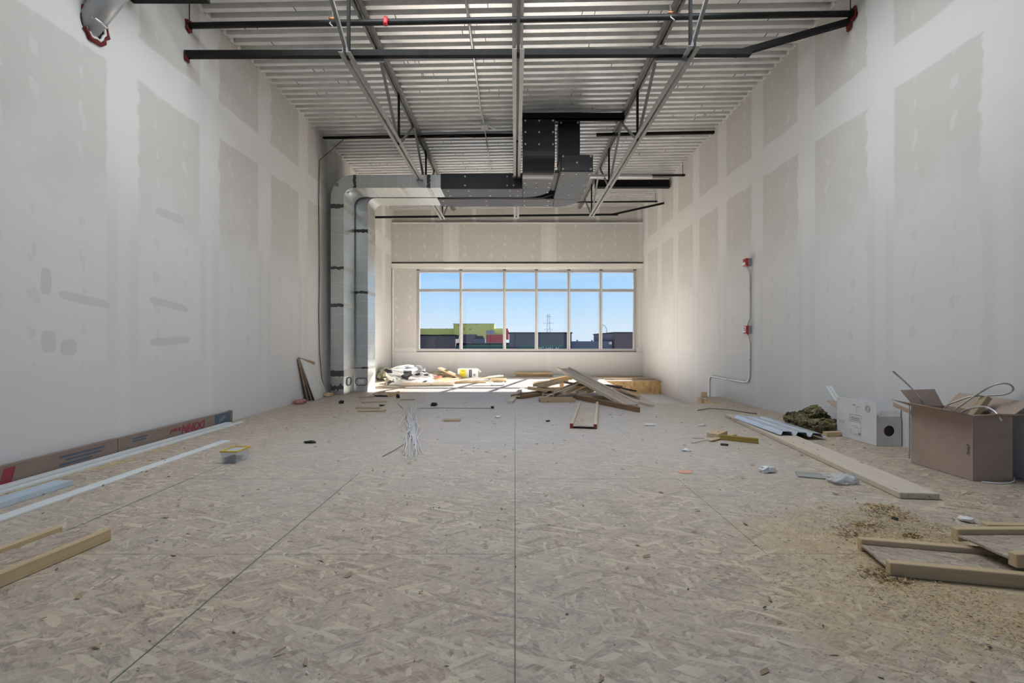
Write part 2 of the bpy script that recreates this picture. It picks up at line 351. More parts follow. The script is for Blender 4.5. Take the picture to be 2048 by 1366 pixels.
m_redd = plain('red_alarm', (.45, .02, .025), .35); m_whited = plain('white_strobe', (.8, .8, .78), .3); m_greyd = plain('grey_back_box', (.26, .25, .245), .5, .3)
m_flex = galv('flexible_metal', (.50, .48, .44), .35, .7, .1, 60)
m_lid = plain('yellow_lid', (.60, .42, .02), .4)
def glass(name, tint, gl=.06):
    k = NT(name); t = k.n('ShaderNodeBsdfTransparent'); t.inputs[0].default_value = (*tint, 1); g = k.n('ShaderNodeBsdfGlossy'); g.inputs['Roughness'].default_value = .02
    fr = k.n('ShaderNodeFresnel'); fr.inputs[0].default_value = 1.45; mxs = k.n('ShaderNodeMixShader')
    k.t.links.new(fr.outputs[0], mxs.inputs[0]); k.t.links.new(t.outputs[0], mxs.inputs[1]); k.t.links.new(g.outputs[0], mxs.inputs[2]); k.t.links.new(mxs.outputs[0], k.out.inputs[0]); return k.m
m_glass = glass('window_glass', (.985, .99, .99))
def hazy(name, c, tr):
    k = NT(name); t = k.n('ShaderNodeBsdfTransparent'); d = k.n('ShaderNodeBsdfPrincipled'); d.inputs['Base Color'].default_value = (*c, 1); d.inputs['Roughness'].default_value = .25
    mxs = k.n('ShaderNodeMixShader'); mxs.inputs[0].default_value = 1-tr; k.t.links.new(t.outputs[0], mxs.inputs[1]); k.t.links.new(d.outputs[0], mxs.inputs[2]); k.t.links.new(mxs.outputs[0], k.out.inputs[0]); return k.m
m_tub = hazy('translucent_plastic', (.72, .74, .78), .55); m_film = hazy('clear_film', (.75, .78, .80), .5)
def bagmat():
    k = NT('printed_bag'); o = k.obj(); v = k.vor(k.mapping(o, (7, 7, 11)), 1, 'Color'); ch = k.n('ShaderNodeSeparateColor'); k.put(ch.inputs[0], v)
    return k.bsdf(k.mix(k.step(ch.outputs[0], .72, .74), (.72, .73, .74), (.03, .035, .045)), .35, 0, k.bump(k.noise(o, 14, 4), .8, .03), .5)
m_bag = bagmat()
# ------------------------------------------------------------------ room shell
XL, XR, YF, YB = -3.67, 3.81, 13.70, -3.6
OX, OX2, OY0, OY1, OYS = 2.36, 3.45, 7.65, 12.0, 8.60        # stair opening
def dz(x): return 4.93+(x-XL)*.0174                          # underside of the roof deck (it falls to the left)
b = MB()
for x0, x1, y0, y1 in ((XL, OX, YB, YF), (OX, XR, YB, OY0), (OX2, XR, OY0, OYS), (OX, XR, OY1, YF)):
    b.box(x0, x1, y0, y1, -.30, -.0195)
floor = struct(b.build('floor', m_lumd))
# strand-board sheets, 2.44 x 1.22, staggered
rects = ((XL, OX, YB, YF), (OX, XR, YB, OY0), (OX2, XR, OY0, OYS), (OX, XR, OY1, YF))
k0 = int(math.floor((YB-2.23)/1.22))
for k in range(k0, 11):
    y0, y1 = 2.23+1.22*k, 2.23+1.22*(k+1)
    xs = [XL]; x = -3.66 + (1.22 if k % 2 else 0)
    while x < XR:
        if x > XL+.3: xs.append(x)
        x += 2.44
    xs.append(XR)
    for a, c in zip(xs, xs[1:]):
        for r in rects:
            ax, cx, ay, ey = max(a, r[0]), min(c, r[1]), max(y0, r[2]), min(y1, r[3])
            if cx-ax < .02 or ey-ay < .02: continue
            g = .0012; t = random.uniform(-.0006, .0006)
            MB().box(ax+g, cx-g, ay+g, ey-g, -.0195, t).build('strand_board', m_floor, floor)
# snapped chalk lines on the sheets
c = MB()
for x, y0, y1, wd in ((0.0, .9, 6.2, .0021), (-1.22, 1.05, 3.6, .0022), (-2.44, 2.2, 4.0, .0018)):
    c.box(x-wd, x+wd, y0, y1, .0006, .0012)
c.build('chalk_line', m_chalk, floor)

def wall(name, m, boxes, label=None):
    b = MB()
    for q in boxes: b.box(*q)
    return struct(b.build(name, m))
wall('wall_left', m_wall_l, [(XL-.2, XL, YB-.2, YF+.25, -3.2, 5.3)])
wall('wall_right', m_wall_r, [(XR, XR+.2, YB-.2, YF+.25, -3.2, 5.5)])
WX0, WX1, WZ0, WZ1 = -2.935, 3.62, .73, 3.165
wall('wall_front', m_wall_f, [(XL, WX0, YF, YF+.22, .72, 3.40), (WX1, XR, YF, YF+.22, .72, 3.40), (XL, XR, YF-.03, YF+.22, 3.385, 4.53), (WX0, WX1, YF, YF+.22, WZ1, 3.40)])
wall('wall_front_lower', m_wall_f, [(XL, XR, YF-.012, YF+.22, -.45, .715)])
wall('wall_front_upper', m_wall_t, [(XL, XR, YF+.03, YF+.22, 4.53, 5.4)])
struct(MB().box(XL, XR, YF-.034, YF+.03, 4.525, 4.57).build('trim_1', m_mud))
struct(MB().box(XL, XR, YF-.055, YF, 3.215, 3.345).build('trim_2', m_mud))
struct(MB().box(XL+.01, XR-.01, YF-.045, YF, 3.352, 3.384).build('header_shadow_strip', m_dark))  # dark strip painted as the shadow line above the header
struct(MB().box(WX0, WX1, YF-.008, YF+.1, .709, .728).build('sill_shadow_strip', m_dark))  # dark strip painted as the shadow gap below the window frame
struct(MB().box(XL+.03, XL+.075, YF-.06, YF-.013, 0, 3.2).build('trim_5', m_mud))
# unseen rear wall behind the camera; its glazed opening is added for soft fill
wall('wall_back', m_rear_dark, [(XL, -3.35, YB-.2, YB, -.3, 5.3), (3.35, XR, YB-.2, YB, -.3, 5.3), (-3.35, 3.35, YB-.2, YB, -.3, .6), (-3.35, 3.35, YB-.2, YB, 4.1, 5.3)])
rw = struct(MB().box(-3.35, 3.35, YB-.12, YB-.07, .6, .68).box(-3.35, 3.35, YB-.12, YB-.07, 4.02, 4.1).build('added_rear_window', m_frame))
for i in range(5):
    x = -3.35+i*1.675; MB().box(x-.03, x+.03, YB-.12, YB-.07, .6, 4.1).build('mullion', m_frame, rw)
    if i < 4: MB().box(x+.03, x+1.645, YB-.098, YB-.092, .68, 4.02).build('pane', m_glass, rw)

sk = struct(MB().box(-2.45, 2.6, 3.19, 3.24, 4.895, 5.0).box(-2.45, 2.6, 5.0, 5.05, 4.895, 5.0).box(-2.5, -2.45, 3.19, 5.05, 4.895, 5.0).box(2.6, 2.65, 3.19, 5.05, 4.895, 5.0).build('fill_lamp_frame', m_frame))  # frame added around the fill lamp, no opening in the deck
# roof deck: ribbed sheets, each 0.914 m wide, ribs running across the room
ceil = MB().box(XL, XR, YB, YF+.2, 5.18, 5.3).build('ceiling', m_roof); struct(ceil)
def deck_profile(n, y0=0.0, pitch=.1524, d=.068, fl=.064, sl=.012):
    top = []; tw = pitch-fl-2*sl
    for i in range(n):
        y = y0+i*pitch
        top += [(y, 0), (y+fl, 0), (y+fl+sl, d), (y+fl+sl+tw, d)]
    top.append((y0+n*pitch, 0))
    return top
def deck_mesh(prof, x0, x1, z0, z1, th=.0015):
    n = len(prof); vs = []
    for x, z in ((x0, z0), (x1, z1)): vs += [(x, y, z+q) for y, q in prof]
    return vs, [(i, i+1, n+i+1, n+i) for i in range(n-1)]
nsheet = 0
for k in range(19):
    y0 = YB+k*.9144
    pr = [(y, z) for y, z in deck_profile(6)]; pr = [(y, z-(.003 if i == len(pr)-1 else 0)) for i, (y, z) in enumerate(pr)]
    vs_, fs_ = deck_mesh(pr, XL, XR, dz(XL), dz(XR))
    m = MB(); m.add(vs_, fs_); o = m.build('deck_sheet', m_deck, ceil); o.location.y = y0
# button-punch marks across the ribs
mk = MB()
for i in range(150):
    rib = random.randint(55, 112); x = random.uniform(XL+.3, XR-.3); y = YB+rib*.1524
    mk.box(x-.004, x+.004, y-.002, y+.066, dz(x)-.004, dz(x)+.002)
    if random.random() < .5: mk.box(x+.15, x+.156, y-.002, y+.052, dz(x)-.004, dz(x)+.002)
mk.build('punch_mark', m_deckmark, ceil)['kind'] = 'stuff'
# scribed plaster edge under the deck on both side walls
for nm, x, s in (('trim_6', XL, 1), ('trim_7', XR, -1)):
    t = MB()
    for i in range(112):
        y = YB+i*.1524
        t.box(min(x, x+s*.012), max(x, x+s*.012), y+.075, y+.075+.06+random.uniform(0, .03), dz(x)-.02, dz(x)+.045)
    struct(t.build(nm, m_mud))

# stair opening: riser board, landing, steps, framing on the near side
st = MB().box(OX, XR, 9.9, OY1-.02, -.60, -.335).build('stair_landing', m_gyp); struct(st, 'landing coloured pale in place of sunlight, sunk beside the right wall', 'landing')  # pale colour stands in for sun that does not reach the landing
for i in range(5):
    MB().box(OX, XR, 9.9-.27*(i+1), 9.9-.27*i, -1.4-.17*i, -.335-.17*(i+1)).build('step', m_plank, st)
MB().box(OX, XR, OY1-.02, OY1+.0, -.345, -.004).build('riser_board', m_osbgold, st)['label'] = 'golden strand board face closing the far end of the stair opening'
MB().box(OX+.25, XR-.15, OY1-.07, OY1-.021, -.335, -.30).build('cleat', m_lum, st)
fr = thing('floor_framing', 'orange joist ends under the strip of floor right of the stair opening', 'framing', (OX2, 8.1, -.2))
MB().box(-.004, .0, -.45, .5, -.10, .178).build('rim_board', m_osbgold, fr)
for y, h in ((-.38, .178), (-.13, .178), (.13, .178), (.36, .178)):
    MB().box(-.045, -.006, y-.02, y+.02, -.3, h).build('stud', m_lum, fr, .003)
p_ = G(1391, 806); tag(MB().box(3.30, 3.34, 8.30, 8.39, -.5, .015).build('guard_post', m_lum), 'short upright stud standing in the stair opening, left of the joist ends', 'stud')
tag(MB().box(3.455, 3.55, 8.50, 8.56, .001, .09).build('lumber_block', m_lum), 'small lumber block standing on the floor corner beside the stair opening', 'block')

# ------------------------------------------------------------------ front window
win = MB()
fw = .05
win.box(WX0, WX1, YF+.03, YF+.13, WZ0, WZ0+.065).box(WX0, WX1, YF+.03, YF+.13, WZ1-.065, WZ1)
win.box(WX0, WX0+.075, YF+.03, YF+.13, WZ0+.065, WZ1-.065).box(WX1-.075, WX1, YF+.03, YF+.13, WZ0+.065, WZ1-.065)
win = struct(win.build('window_1', m_frame))
mxs_ = [(-1.615), (-.315), .64, 1.605, 2.565]
zt = 2.555
edges = [WX0+.075]+mxs_+[WX1-.075]
for x in mxs_:
    o = MB().box(x-.032, x+.032, YF+.02, YF+.20, WZ0+.065, WZ1-.065).build('mullion', m_frame, win)
    MB().box(x+.006, x+.026, YF+.008, YF+.0195, WZ0+.065, WZ1-.065).build('cover_cap', m_frame_l, o)
for i in range(6):
    a = edges[i]+(0 if i == 0 else .032); c = edges[i+1]-(0 if i == 5 else .032)
    MB().box(a, c, YF+.03, YF+.19, zt-.030, zt+.030).build('transom', m_frame, win)
    for z0, z1 in ((WZ0+.065, zt-.030), (zt+.030, WZ1-.065)):
        bd = MB()
        bd.box(a, a+.014, YF+.045, YF+.09, z0, z1).box(c-.014, c, YF+.045, YF+.09, z0, z1).box(a+.014, c-.014, YF+.045, YF+.09, z0, z0+.014).box(a+.014, c-.014, YF+.045, YF+.09, z1-.014, z1)
        o = bd.build('glazing_bead', m_frame_l, win)
        MB().box(a+.02, c-.02, YF+.092, YF+.098, z0+.015, z1-.015).build('pane', m_glass, win)
for x in mxs_+[WX0+.05, WX1-.05]: MB().box(x-.05, x+.05, YF-.004, YF+.02, WZ1-.012, WZ1+.012).build('clip', m_dark, win)

# ------------------------------------------------------------------ steel joists
def angle_pair(mb, p, q, leg, th, gap, up=1):
    M, L = frame(p, q)
    for s in (-1, 1):
        y = s*gap/2
        mb.box(0, L, min(y, y+s*th), max(y, y+s*th), 0, leg*up, M) if up > 0 else mb.box(0, L, min(y, y+s*th), max(y, y+s*th), -leg, 0, M)
        mb.box(0, L, min(y+s*th, y+s*leg), max(y+s*th, y+s*leg), 0 if up > 0 else -th, th if up > 0 else 0, M)
    return mb
where = {-1.83: 'left of the three', .035: 'middle one of the three', 1.93: 'right of the three'}
for X in (-1.83, .035, 1.93):
    zt_, zb = dz(X), dz(X)-.83
    t = thing('steel_joist', {-1.83: 'grey open-web steel joist under the roof deck, leftmost of the three', .035: 'grey open-web steel joist under the roof deck, middle of the three over the black duct', 1.93: 'grey open-web steel joist under the roof deck, rightmost of the three'}[X], 'joist', (X, 8, zb), 'steel joists under the roof deck')
    def loc(p): return (p[0]-X, p[1]-8, p[2]-zb)
    m = MB(); angle_pair(m, loc((X, 2.6, zt_-.002)), loc((X, YF+.03, zt_-.002)), .055, .006, .032, -1); m.build('top_chord', m_joist, t)
    m = MB(); angle_pair(m, loc((X, 4.93, zb)), loc((X, 11.72, zb)), .050, .006, .034, 1); m.build('bottom_chord', m_joist, t)
    nodes = [5.06, 7.25, 9.45, 11.60]; tops = [3.85, 6.16, 8.35, 10.5, 12.8]
    for y in nodes: MB().bar(loc((X, y, zb+.0)), loc((X, y, zt_-.01)), .032, .032, (0, 1, 0)).build('upright', m_blkang, t)
    for i, y in enumerate(nodes):
        MB().bar(loc((X, tops[i], zt_-.03)), loc((X, y-.04, zb+.03)), .036, .036).build('diagonal', m_joist, t)
        MB().bar(loc((X, y+.04, zb+.03)), loc((X, tops[i+1], zt_-.03)), .030, .030).build('diagonal', m_joist, t)
# bearing beam behind the top of the frame
tag(MB().box(XL, XR, 2.42, 2.58, 4.60, 4.88).build('bearing_beam', m_joist), 'grey steel beam across the room carrying the near joist ends', 'beam')

def angle_bar(mb, p, q, leg=.05, th=.006):
    M, L = frame(p, q); mb.box(0, L, -leg/2, leg/2, 0, th, M); return mb.box(0, L, -leg/2, -leg/2+th, th, leg, M)
def seal(parent, p, r=.06, ax=0, sc=1):
    o = lump('fire_sealant', m_red, (.03, r*1.1, r*1.7), random.randint(1, 99), .5, 5, 3, parent, False, p); return o
def rod(mb, x, y, z0, z1, r=.005): mb.tube([(x, y, z0), (x, y, z1)], r, 6)
# near lower bridging
zb = 4.19
t = thing('bridging_bar', 'dark steel bridging bar across the joist bottoms nearest the camera, kinked up at right', 'bridging', (0, 5.12, zb), 'joist bridging bars')
angle_bar(MB(), (XL+.01, .0, .0), (2.62, .0, .02), .065).build('bar', m_blkang, t)
angle_bar(MB(), (2.48, .03, .03), (XR-.01, .1, .44), .06).build('raking_bar', m_blkang, t)
seal(t, (XL+.02, 0, -.06)); seal(t, (XR-.02, .1, .36))
for x, dy in ((-1.83, 0), (1.93, 0)):
    MB().box(x-.0+(-.0 if x < 0 else -.36), x+(.36 if x < 0 else 0), .03, .04, -.03, .03).build('clip_plate', m_joist, t)
# far lower bridging
t = thing('bridging_bar', 'thin dark bridging bar across the joist bottoms above the front window', 'bridging', (0, 11.62, dz(0)-.80), 'joist bridging bars')
angle_bar(MB(), (XL+.01, 0, -.05), (2.60, 0, .02), .045).build('bar', m_blkang, t)
angle_bar(MB(), (2.48, .03, .03), (XR-.01, .1, .34), .045).build('raking_bar', m_blkang, t)
# upper bridging under the deck
t = thing('bridging_bar', 'dark bridging bar tight under the roof deck above the ducts', 'bridging', (0, 8.78, 4.96), 'joist bridging bars')
angle_bar(MB(), (XL+.01, 0, -.06), (.0, 0, -.02), .05).build('bar', m_blkang, t); angle_bar(MB(), (1.55, 0, -.01), (XR-.01, 0, .035), .05).build('bar', m_blkang, t)

# sprinkler lines
def sprinkler(y, zl, zr, label, xl=XL+.005, xr=XR-.005, r=.033, seals=True, heads=()):
    t = thing('sprinkler_pipe', label, 'pipe', (0, y, (zl+zr)/2), 'sprinkler branch pipes'); zm = (zl+zr)/2
    zz = lambda x: zl+(x-XL)*(zr-zl)/(XR-XL)-zm
    MB().tube([(xl, 0, zz(xl)), (xr, 0, zz(xr))], r, 12).build('pipe', m_blk, t)
    if seals: seal(t, (XL+.02, 0, zz(XL)-.08), .07); seal(t, (XR-.02, 0, zz(XR)-.08), .075)
    for x in ((xl+.02, xr-.05) if seals else (xr-.05,)):
        h = MB(); rod(h, x, 0, zz(x), dz(x)-zm); h.tube([(x-.006, 0, zz(x)), (x+.006, 0, zz(x))], r+.008, 10); h.build('hanger', m_blkang, t)
    for x in heads:
        m = MB().tube([(x, -.02, zz(x)+.035), (x, -.035, zz(x)), (x, -.04, zz(x)-.03), (x, -.04, zz(x)-.055)], [.022, .03, .022, .028], 10)
        m.build('sprinkler_head', m_redd, t)
    return t, zz
sp1, zz1 = sprinkler(5.15, 4.565, 4.70, 'thick black sprinkler pipe nearest the camera with a red sprinkler head', heads=(-1.44,))
for x, d in ((-2.05, 1), (1.74, 1)):
    m = MB().tube([(x, .02, zz1(x)+.16), (x+.01, 0, zz1(x)+.04), (x-.01, -.04, zz1(x)-.03), (x+.03, -.05, zz1(x)-.07)], .006, 6); m.build('hook_hanger', m_emt, sp1)
    MB().tube([(x-.03, .0, zz1(x)+.05), (x+.03, .0, zz1(x)+.05)], .016, 8).build('copper_clip', plain('copper', (.45, .18, .08), .4, .7), sp1)
sprinkler(10.3, 4.70, 4.755, 'thin black sprinkler pipe right of the black duct, ending at the right wall', xl=1.15, r=.026, seals=False)
sprinkler(12.3, 4.70, 4.775, 'black sprinkler pipe farthest back, just before the front wall', xl=1.0, r=.024, seals=False)
# roof-opening framing
tag(MB().box(.07, 1.90, 7.98, 8.04, 4.90, 5.0).box(.07, 1.90, 7.98, 8.09, 4.90, 4.907).build('roof_curb_channel', m_blkang), 'dark steel channel under the deck above the black duct drops', 'channel')
tag(MB().box(1.96, XR-.02, 11.28, 11.34, 4.80, 5.0).box(1.96, XR-.02, 11.2, 11.34, 4.795, 4.806).build('roof_curb_channel', m_blkang), 'dark deep steel channel from the right joist to the right wall', 'channel')
tag(MB().box(1.50, 2.95, 9.9, 9.945, 4.56, 4.62).box(1.50, 2.95, 9.82, 9.945, 4.552, 4.562).build('strut_channel', m_emt), 'bright galvanised strut hung across the right joist behind the duct', 'channel')

# conduit on the deck with junction box
t = thing('ceiling_conduit', 'thin bright conduit running along the deck with a small junction box', 'conduit', (-.55, 8.25, 4.93))
MB().tube([(.0, -5.5, -.012), (-.02, -1.2, .0), (-.03, -.5, -.005), (.0, -.12, -.03)], .016, 8).build('conduit', m_emt, t)
MB().tube([(.0, .12, -.03), (.0, 2.6, -.01)], .010, 8).build('conduit', m_emt, t)
MB().box(-.065, .065, -.11, .11, -.075, -.005).build('junction_box', m_emt, t, .004)
MB().tube([(.03, -.12, -.03), (.12, -.02, -.07), (.25, .05, -.09), (.42, .03, -.07), (.56, 0, -.02)], .008, 6).build('flexible_lead', m_emt, t)
# reddish cable down the left wall
cb = plain('reddish_cable', (.115, .05, .04), .6)
t = MB().tube([(-.75, 8.74, 4.90), (-1.2, 8.74, 4.955), (-1.6, 8.74, 4.90), (-2.2, 8.74, 4.92), (-3.0, 8.74, 4.90), (-3.24, 8.72, 4.87), (-3.655, 8.60, 4.42), (-3.66, 8.58, 3.6), (-3.655, 8.6, 2.4), (-3.66, 8.58, 1.5), (-3.65, 8.6, .8), (-3.64, 8.66, .35), (-3.60, 8.76, .012)], .007, 6)
tag(t.build('cable', cb), 'thin reddish cable dropping down the left wall beside the duct', 'cable')

# flue pipe at the upper left
t = thing('flue_pipe', 'grey metal flue pipe entering a red-sealed hole in the left wall', 'pipe', (XL, 3.985, 3.80))
MB().tube([(-.08, -.01, -.10), (.34, .0, .42)], .093, 24).build('pipe', m_flue, t)
MB().tube([(.02, -.0, .02), (.03, .0, .035)], .097, 24).build('collar', m_seam, t)
MB().tube([(.33, 0, .409), (.62, 0, .763)], .0925, 24).build('elbow', m_flue, t)
MB().disc((.004, .02, -.02), .125, (1, 0, 0), 20, .006).build('hole_shade_disc', m_dark, t)  # black disc on the uncut wall, painted as the hole's shade
ring = MB(); pts = []
for i in range(19):
    a = R(20+i*17); rr = .142+.012*math.sin(i*2.1); pts.append((.012, .02-rr*math.cos(a)*.82, -.02+rr*math.sin(a)))
ring.tube(pts, [.011+.012*abs(math.sin(i*1.7)) for i in range(19)], 6).build('fire_sealant', m_red, t)
MB().tube([(.016, p[1]*.82, p[2]*.82) for p in pts], .012, 6).build('white_sleeve', m_foam, t)
tag(MB().box(XL+.01, -2.93, 4.30, 4.42, 4.275, 4.42).build('overhead_channel', m_blkang, None), 'dark channel just entering the frame beside the flue pipe', 'channel')
# ------------------------------------------------------------------ ducts
def arc_box(mb, c, r0, r1, a0, a1, w0, w1, plane, n=12):
    vs = []; fs = []
    for i in range(n+1):
        a = R(a0+(a1-a0)*i/n)
        for r, w_ in ((r0, w0), (r1, w0), (r1, w1), (r0, w1)):
            u, v = math.cos(a)*r, math.sin(a)*r
            vs.append((c[0]+u, w_, c[2]+v) if plane == 'xz' else (c[0]+u, c[1]+v, w_) if plane == 'xy' else (w_, c[1]+u, c[2]+v))
    for i in range(n):
        for k in range(4): fs.append((i*4+k, i*4+(k+1) % 4, i*4+4+(k+1) % 4, i*4+4+k))
    fs += [(3, 2, 1, 0), (n*4, n*4+1, n*4+2, n*4+3)]
    me = len(mb.f); mb.add(vs, fs); return mb
DZ0, DZ1 = 3.99, 4.24
def ragged(name, m, x0, x1, y, z0, z1, parent, face='y', n=7, a=.012):
    # a hand-brushed sealant band a few millimetres thick
    b = MB(); vs = []
    for i in range(n+1):
        t = i/n; u = x0+(x1-x0)*t
        lo, hi = z0+random.uniform(-a, a), z1+random.uniform(-a, a)
        for d in (0, .005):
            for zz in (lo, hi): vs.append((u, y-d, zz) if face == 'y' else (y+d, u, zz) if face == 'x' else (zz, y-d, u))
    fs = []
    for i in range(n):
        q = i*4; fs += [(q+2, q+6, q+7, q+3), (q, q+2, q+3+0, q+1) if i == 0 else (q+3, q+7, q+5, q+1), (q+2, q, q+4, q+6)]
    b.add(vs, fs); return b.build(name, m, parent)
def duct(name, label, Y0, Y1, x0, x1, rin, xe, front_bands, hatch):
    t = thing(name, label, 'duct', (x0, Y0, 0))
    L = lambda mb, nm, m, bv=0: setattr_loc(mb.build(nm, m, t, bv), (-x0, -Y0, 0))
    zc = DZ0-rin; xc = x1+rin
    L(MB().box(x0, x1, Y0, Y1, .002, zc), 'riser', m_duct)
    m = MB(); arc_box(m, (xc, 0, zc), rin, rin+(x1-x0), 180, 90, Y0, Y1, 'xz'); L(m, 'elbow', m_duct)
    L(MB().box(xc, xe, Y0, Y1, DZ0, DZ0+(x1-x0)), 'run', m_duct)
    s = MB(); z = .34
    while z < zc:
        s.box(x0-.004, x1+.004, Y0-.004, Y1+.004, z-.004, z+.004); z += .305
    x = xc+.12
    while x < xe: s.box(x-.004, x+.004, Y0-.004, Y1+.004, DZ0-.004, DZ0+(x1-x0)+.004); x += .245
    o = L(s, 'crimp_line', m_seam); o['kind'] = 'stuff'
    for z0, z1 in front_bands:
        o = ragged('sealant_band', m_mastic, x0, x1, Y0-.001, z0, z1, t); o.location = (-x0, -Y0, 0)
        o = ragged('tape_band', m_mastic_l, Y0, Y1, x1+.001, z0-.01, z1+.01, t, 'x', 5, .006); o.location = (-x0, -Y0, 0)
    return t, L, xc, zc
def setattr_loc(o, l): o.location = l; return o
d1, L1, xc1, zc1 = duct('sheet_metal_duct', 'galvanised duct rising at the left wall, nearer of the two, turning right into black insulation', 8.86, 9.44, -3.55, -3.30, .19, -1.40, ((.36, .47), (1.70, 1.755), (2.42, 2.475), (3.60, 3.68)), None)
d2, L2, xc2, zc2 = duct('sheet_metal_duct', 'galvanised duct just behind the nearer riser, tucked close behind it at the left wall', 9.50, 10.0, -3.37, -3.04, .15, -1.40, ((.47, .50), (2.02, 2.07), (3.28, 3.35)), None)
o = ragged('sealant_band', m_mastic, DZ0-.0, DZ0+.25, 8.859, xc1-.005, xc1+.05, d1, 'z'); o.location = (3.55, -8.86, 0)
o = ragged('sealant_band', m_mastic, DZ0-.0, DZ0+.25, 8.859, -1.70, -1.63, d1, 'z'); o.location = (3.55, -8.86, 0)
for x in (xc1+.10, xc1+.95, -1.66):
    L1(MB().box(x-.035, x+.035, 8.87, 9.35, DZ0-.006, DZ0-.0005), 'tape_band', m_mastic_l)
L1(MB().box(-3.46, -3.40, 8.852, 8.859, 4.02, 4.08), 'printed_sticker', m_ink)
L1(MB().add([(-3.245,8.95,3.905),(-3.245,9.08,3.905),(-3.215,9.08,3.945),(-3.215,8.95,3.945)], [(0,1,2,3)]), 'printed_sticker', m_foam)
# spilled sealant at the foot
o = ragged('sealant_band', m_mastic, -3.55, -3.30, 8.859, .10, .20, d1, 'y', 9, .04); o.location = (3.55, -8.86, 0)
# oval access hatches
def hatch(parent, c, face, off):
    b = MB(); n = 24; pts = []
    for i in range(n):
        a = 2*math.pi*i/n; u = max(-.05, min(.05, .13*math.cos(a))); u = .06*(1 if math.cos(a) > 0 else -1)+.065*math.cos(a); v = .075*math.sin(a)
        pts.append((u, v))
    if face == 'y': P3 = [(c[0]+u, c[1]-.006, c[2]+v) for u, v in pts]
    else: P3 = [(c[0]+.006, c[1]+u, c[2]+v) for u, v in pts]
    b.tube(P3+[P3[0], P3[1]], .008, 6); o = b.build('access_hatch', m_mastic, parent); o.location = off
    q = MB()
    if face == 'y': q.box(c[0]-.055, c[0]+.055, c[1]-.006, c[1]-.001, c[2]-.03, c[2]+.045)
    else: q.box(c[0]+.001, c[0]+.006, c[1]-.055, c[1]+.055, c[2]-.06, c[2]+.06)
    q.build('printed_sticker', m_foam, o)
hatch(d1, (-3.30, 9.12, .24), 'x', (3.55, -8.86, 0)); hatch(d2, (-3.17, 9.50, .20), 'y', (3.37, -9.50, 0))

pins = []
def pin(mb, c, nrm):
    mb.disc(c, .017, nrm, 8, .012)
e1 = thing('insulated_duct', 'black insulated duct bending from roof to left, the nearer, with the taller front face', 'duct', (0, 0, 0))
x = .02
m = MB().box(-1.43, .16, 8.84, 9.38, 3.965, 4.265); m.build('run', m_insul, e1, .012)
m = MB(); arc_box(m, (.16, 8.86, 0), .0, .52, 90, 0, 3.965, 4.265, 'xy', 14); m.build('flat_elbow', m_insul, e1)
MB().box(.14, .69, 8.34, 8.87, 3.966, 4.264).build('neck', m_insul, e1)
m = MB(); arc_box(m, (0, 8.38, 4.345), .07, .38, 180, 270, .135, .695, 'yz', 14); m.build('rising_elbow', m_insul, e1)
MB().box(.135, .695, 8.0, 8.31, 4.34, 4.95).build('drop', m_insul, e1)
MB().box(-.11, -.09, 8.832, 8.8395, 3.96, 4.27).build('joint_strap', m_bit, e1)
pm = MB()
for x in (-.98, -.17, -.05): 
    for z in (4.03, 4.20): pin(pm, (x+.02, 8.836, z), (0, 1, 0))
for z in (4.87, 4.67, 4.46):
    for x in (.18, .42, .66): pin(pm, (x, 7.995, z), (0, 1, 0))
for y in (8.5, 8.75, 9.05):
    for x in (.18, .40, .64): pin(pm, (x-.0, y, 3.962), (0, 0, 1))
for x in (-1.3, -.9, -.5, -.1, .05):
    for y in (8.95, 9.25): pin(pm, (x, y, 3.962), (0, 0, 1))
pm.build('insulation_pin', m_pin, e1)['kind'] = 'stuff'
e2 = thing('insulated_duct', 'black insulated duct bending from roof to left, the farther, with a square end face', 'duct', (0, 0, 0))
MB().box(-1.60, .82, 9.48, 10.02, 3.965, 4.265).build('run', m_insul, e2, .012)
m = MB(); arc_box(m, (.82, 9.5, 0), .0, .53, 90, 0, 3.965, 4.265, 'xy', 14); m.build('flat_elbow', m_insul, e2)
MB().box(.79, 1.35, 7.95, 9.51, 3.966, 4.264).build('neck', m_insul, e2, .012)
MB().box(.775, 1.16, 8.20, 8.55, 4.262, 4.96).build('drop', m_insul, e2, .008)
MB().box(.72, .79, 8.25, 9.2, 4.05, 4.10).build('spacer', m_insul, e2)
pm = MB()
for p in ((.83, 4.23), (1.31, 4.23), (.83, 4.01), (1.31, 4.01), (1.07, 4.12)): pin(pm, (p[0], 7.945, p[1]), (0, 1, 0))
for p in ((.82, 4.93), (1.12, 4.93)): pin(pm, (p[0], 8.195, p[1]), (0, 1, 0))
for y in (8.05, 8.6, 9.2):
    for x in (.84, 1.07, 1.3): pin(pm, (x, y, 3.962), (0, 0, 1))
for x in (-1.5, -.6, .2, .7):
    for y in (9.6, 9.9): pin(pm, (x, y, 3.962), (0, 0, 1))
pm.build('insulation_pin', m_pin, e2)['kind'] = 'stuff'
tag(MB().tube([(-1.42, 9.40, 3.975), (-.6, 9.42, 3.965), (0.1, 9.40, 3.97), (.55, 9.36, 3.955), (.75, 9.2, 3.97)], .014, 6).build('drooping_cable', m_bit), 'black cable sagging in the gap between the two insulated ducts', 'cable')

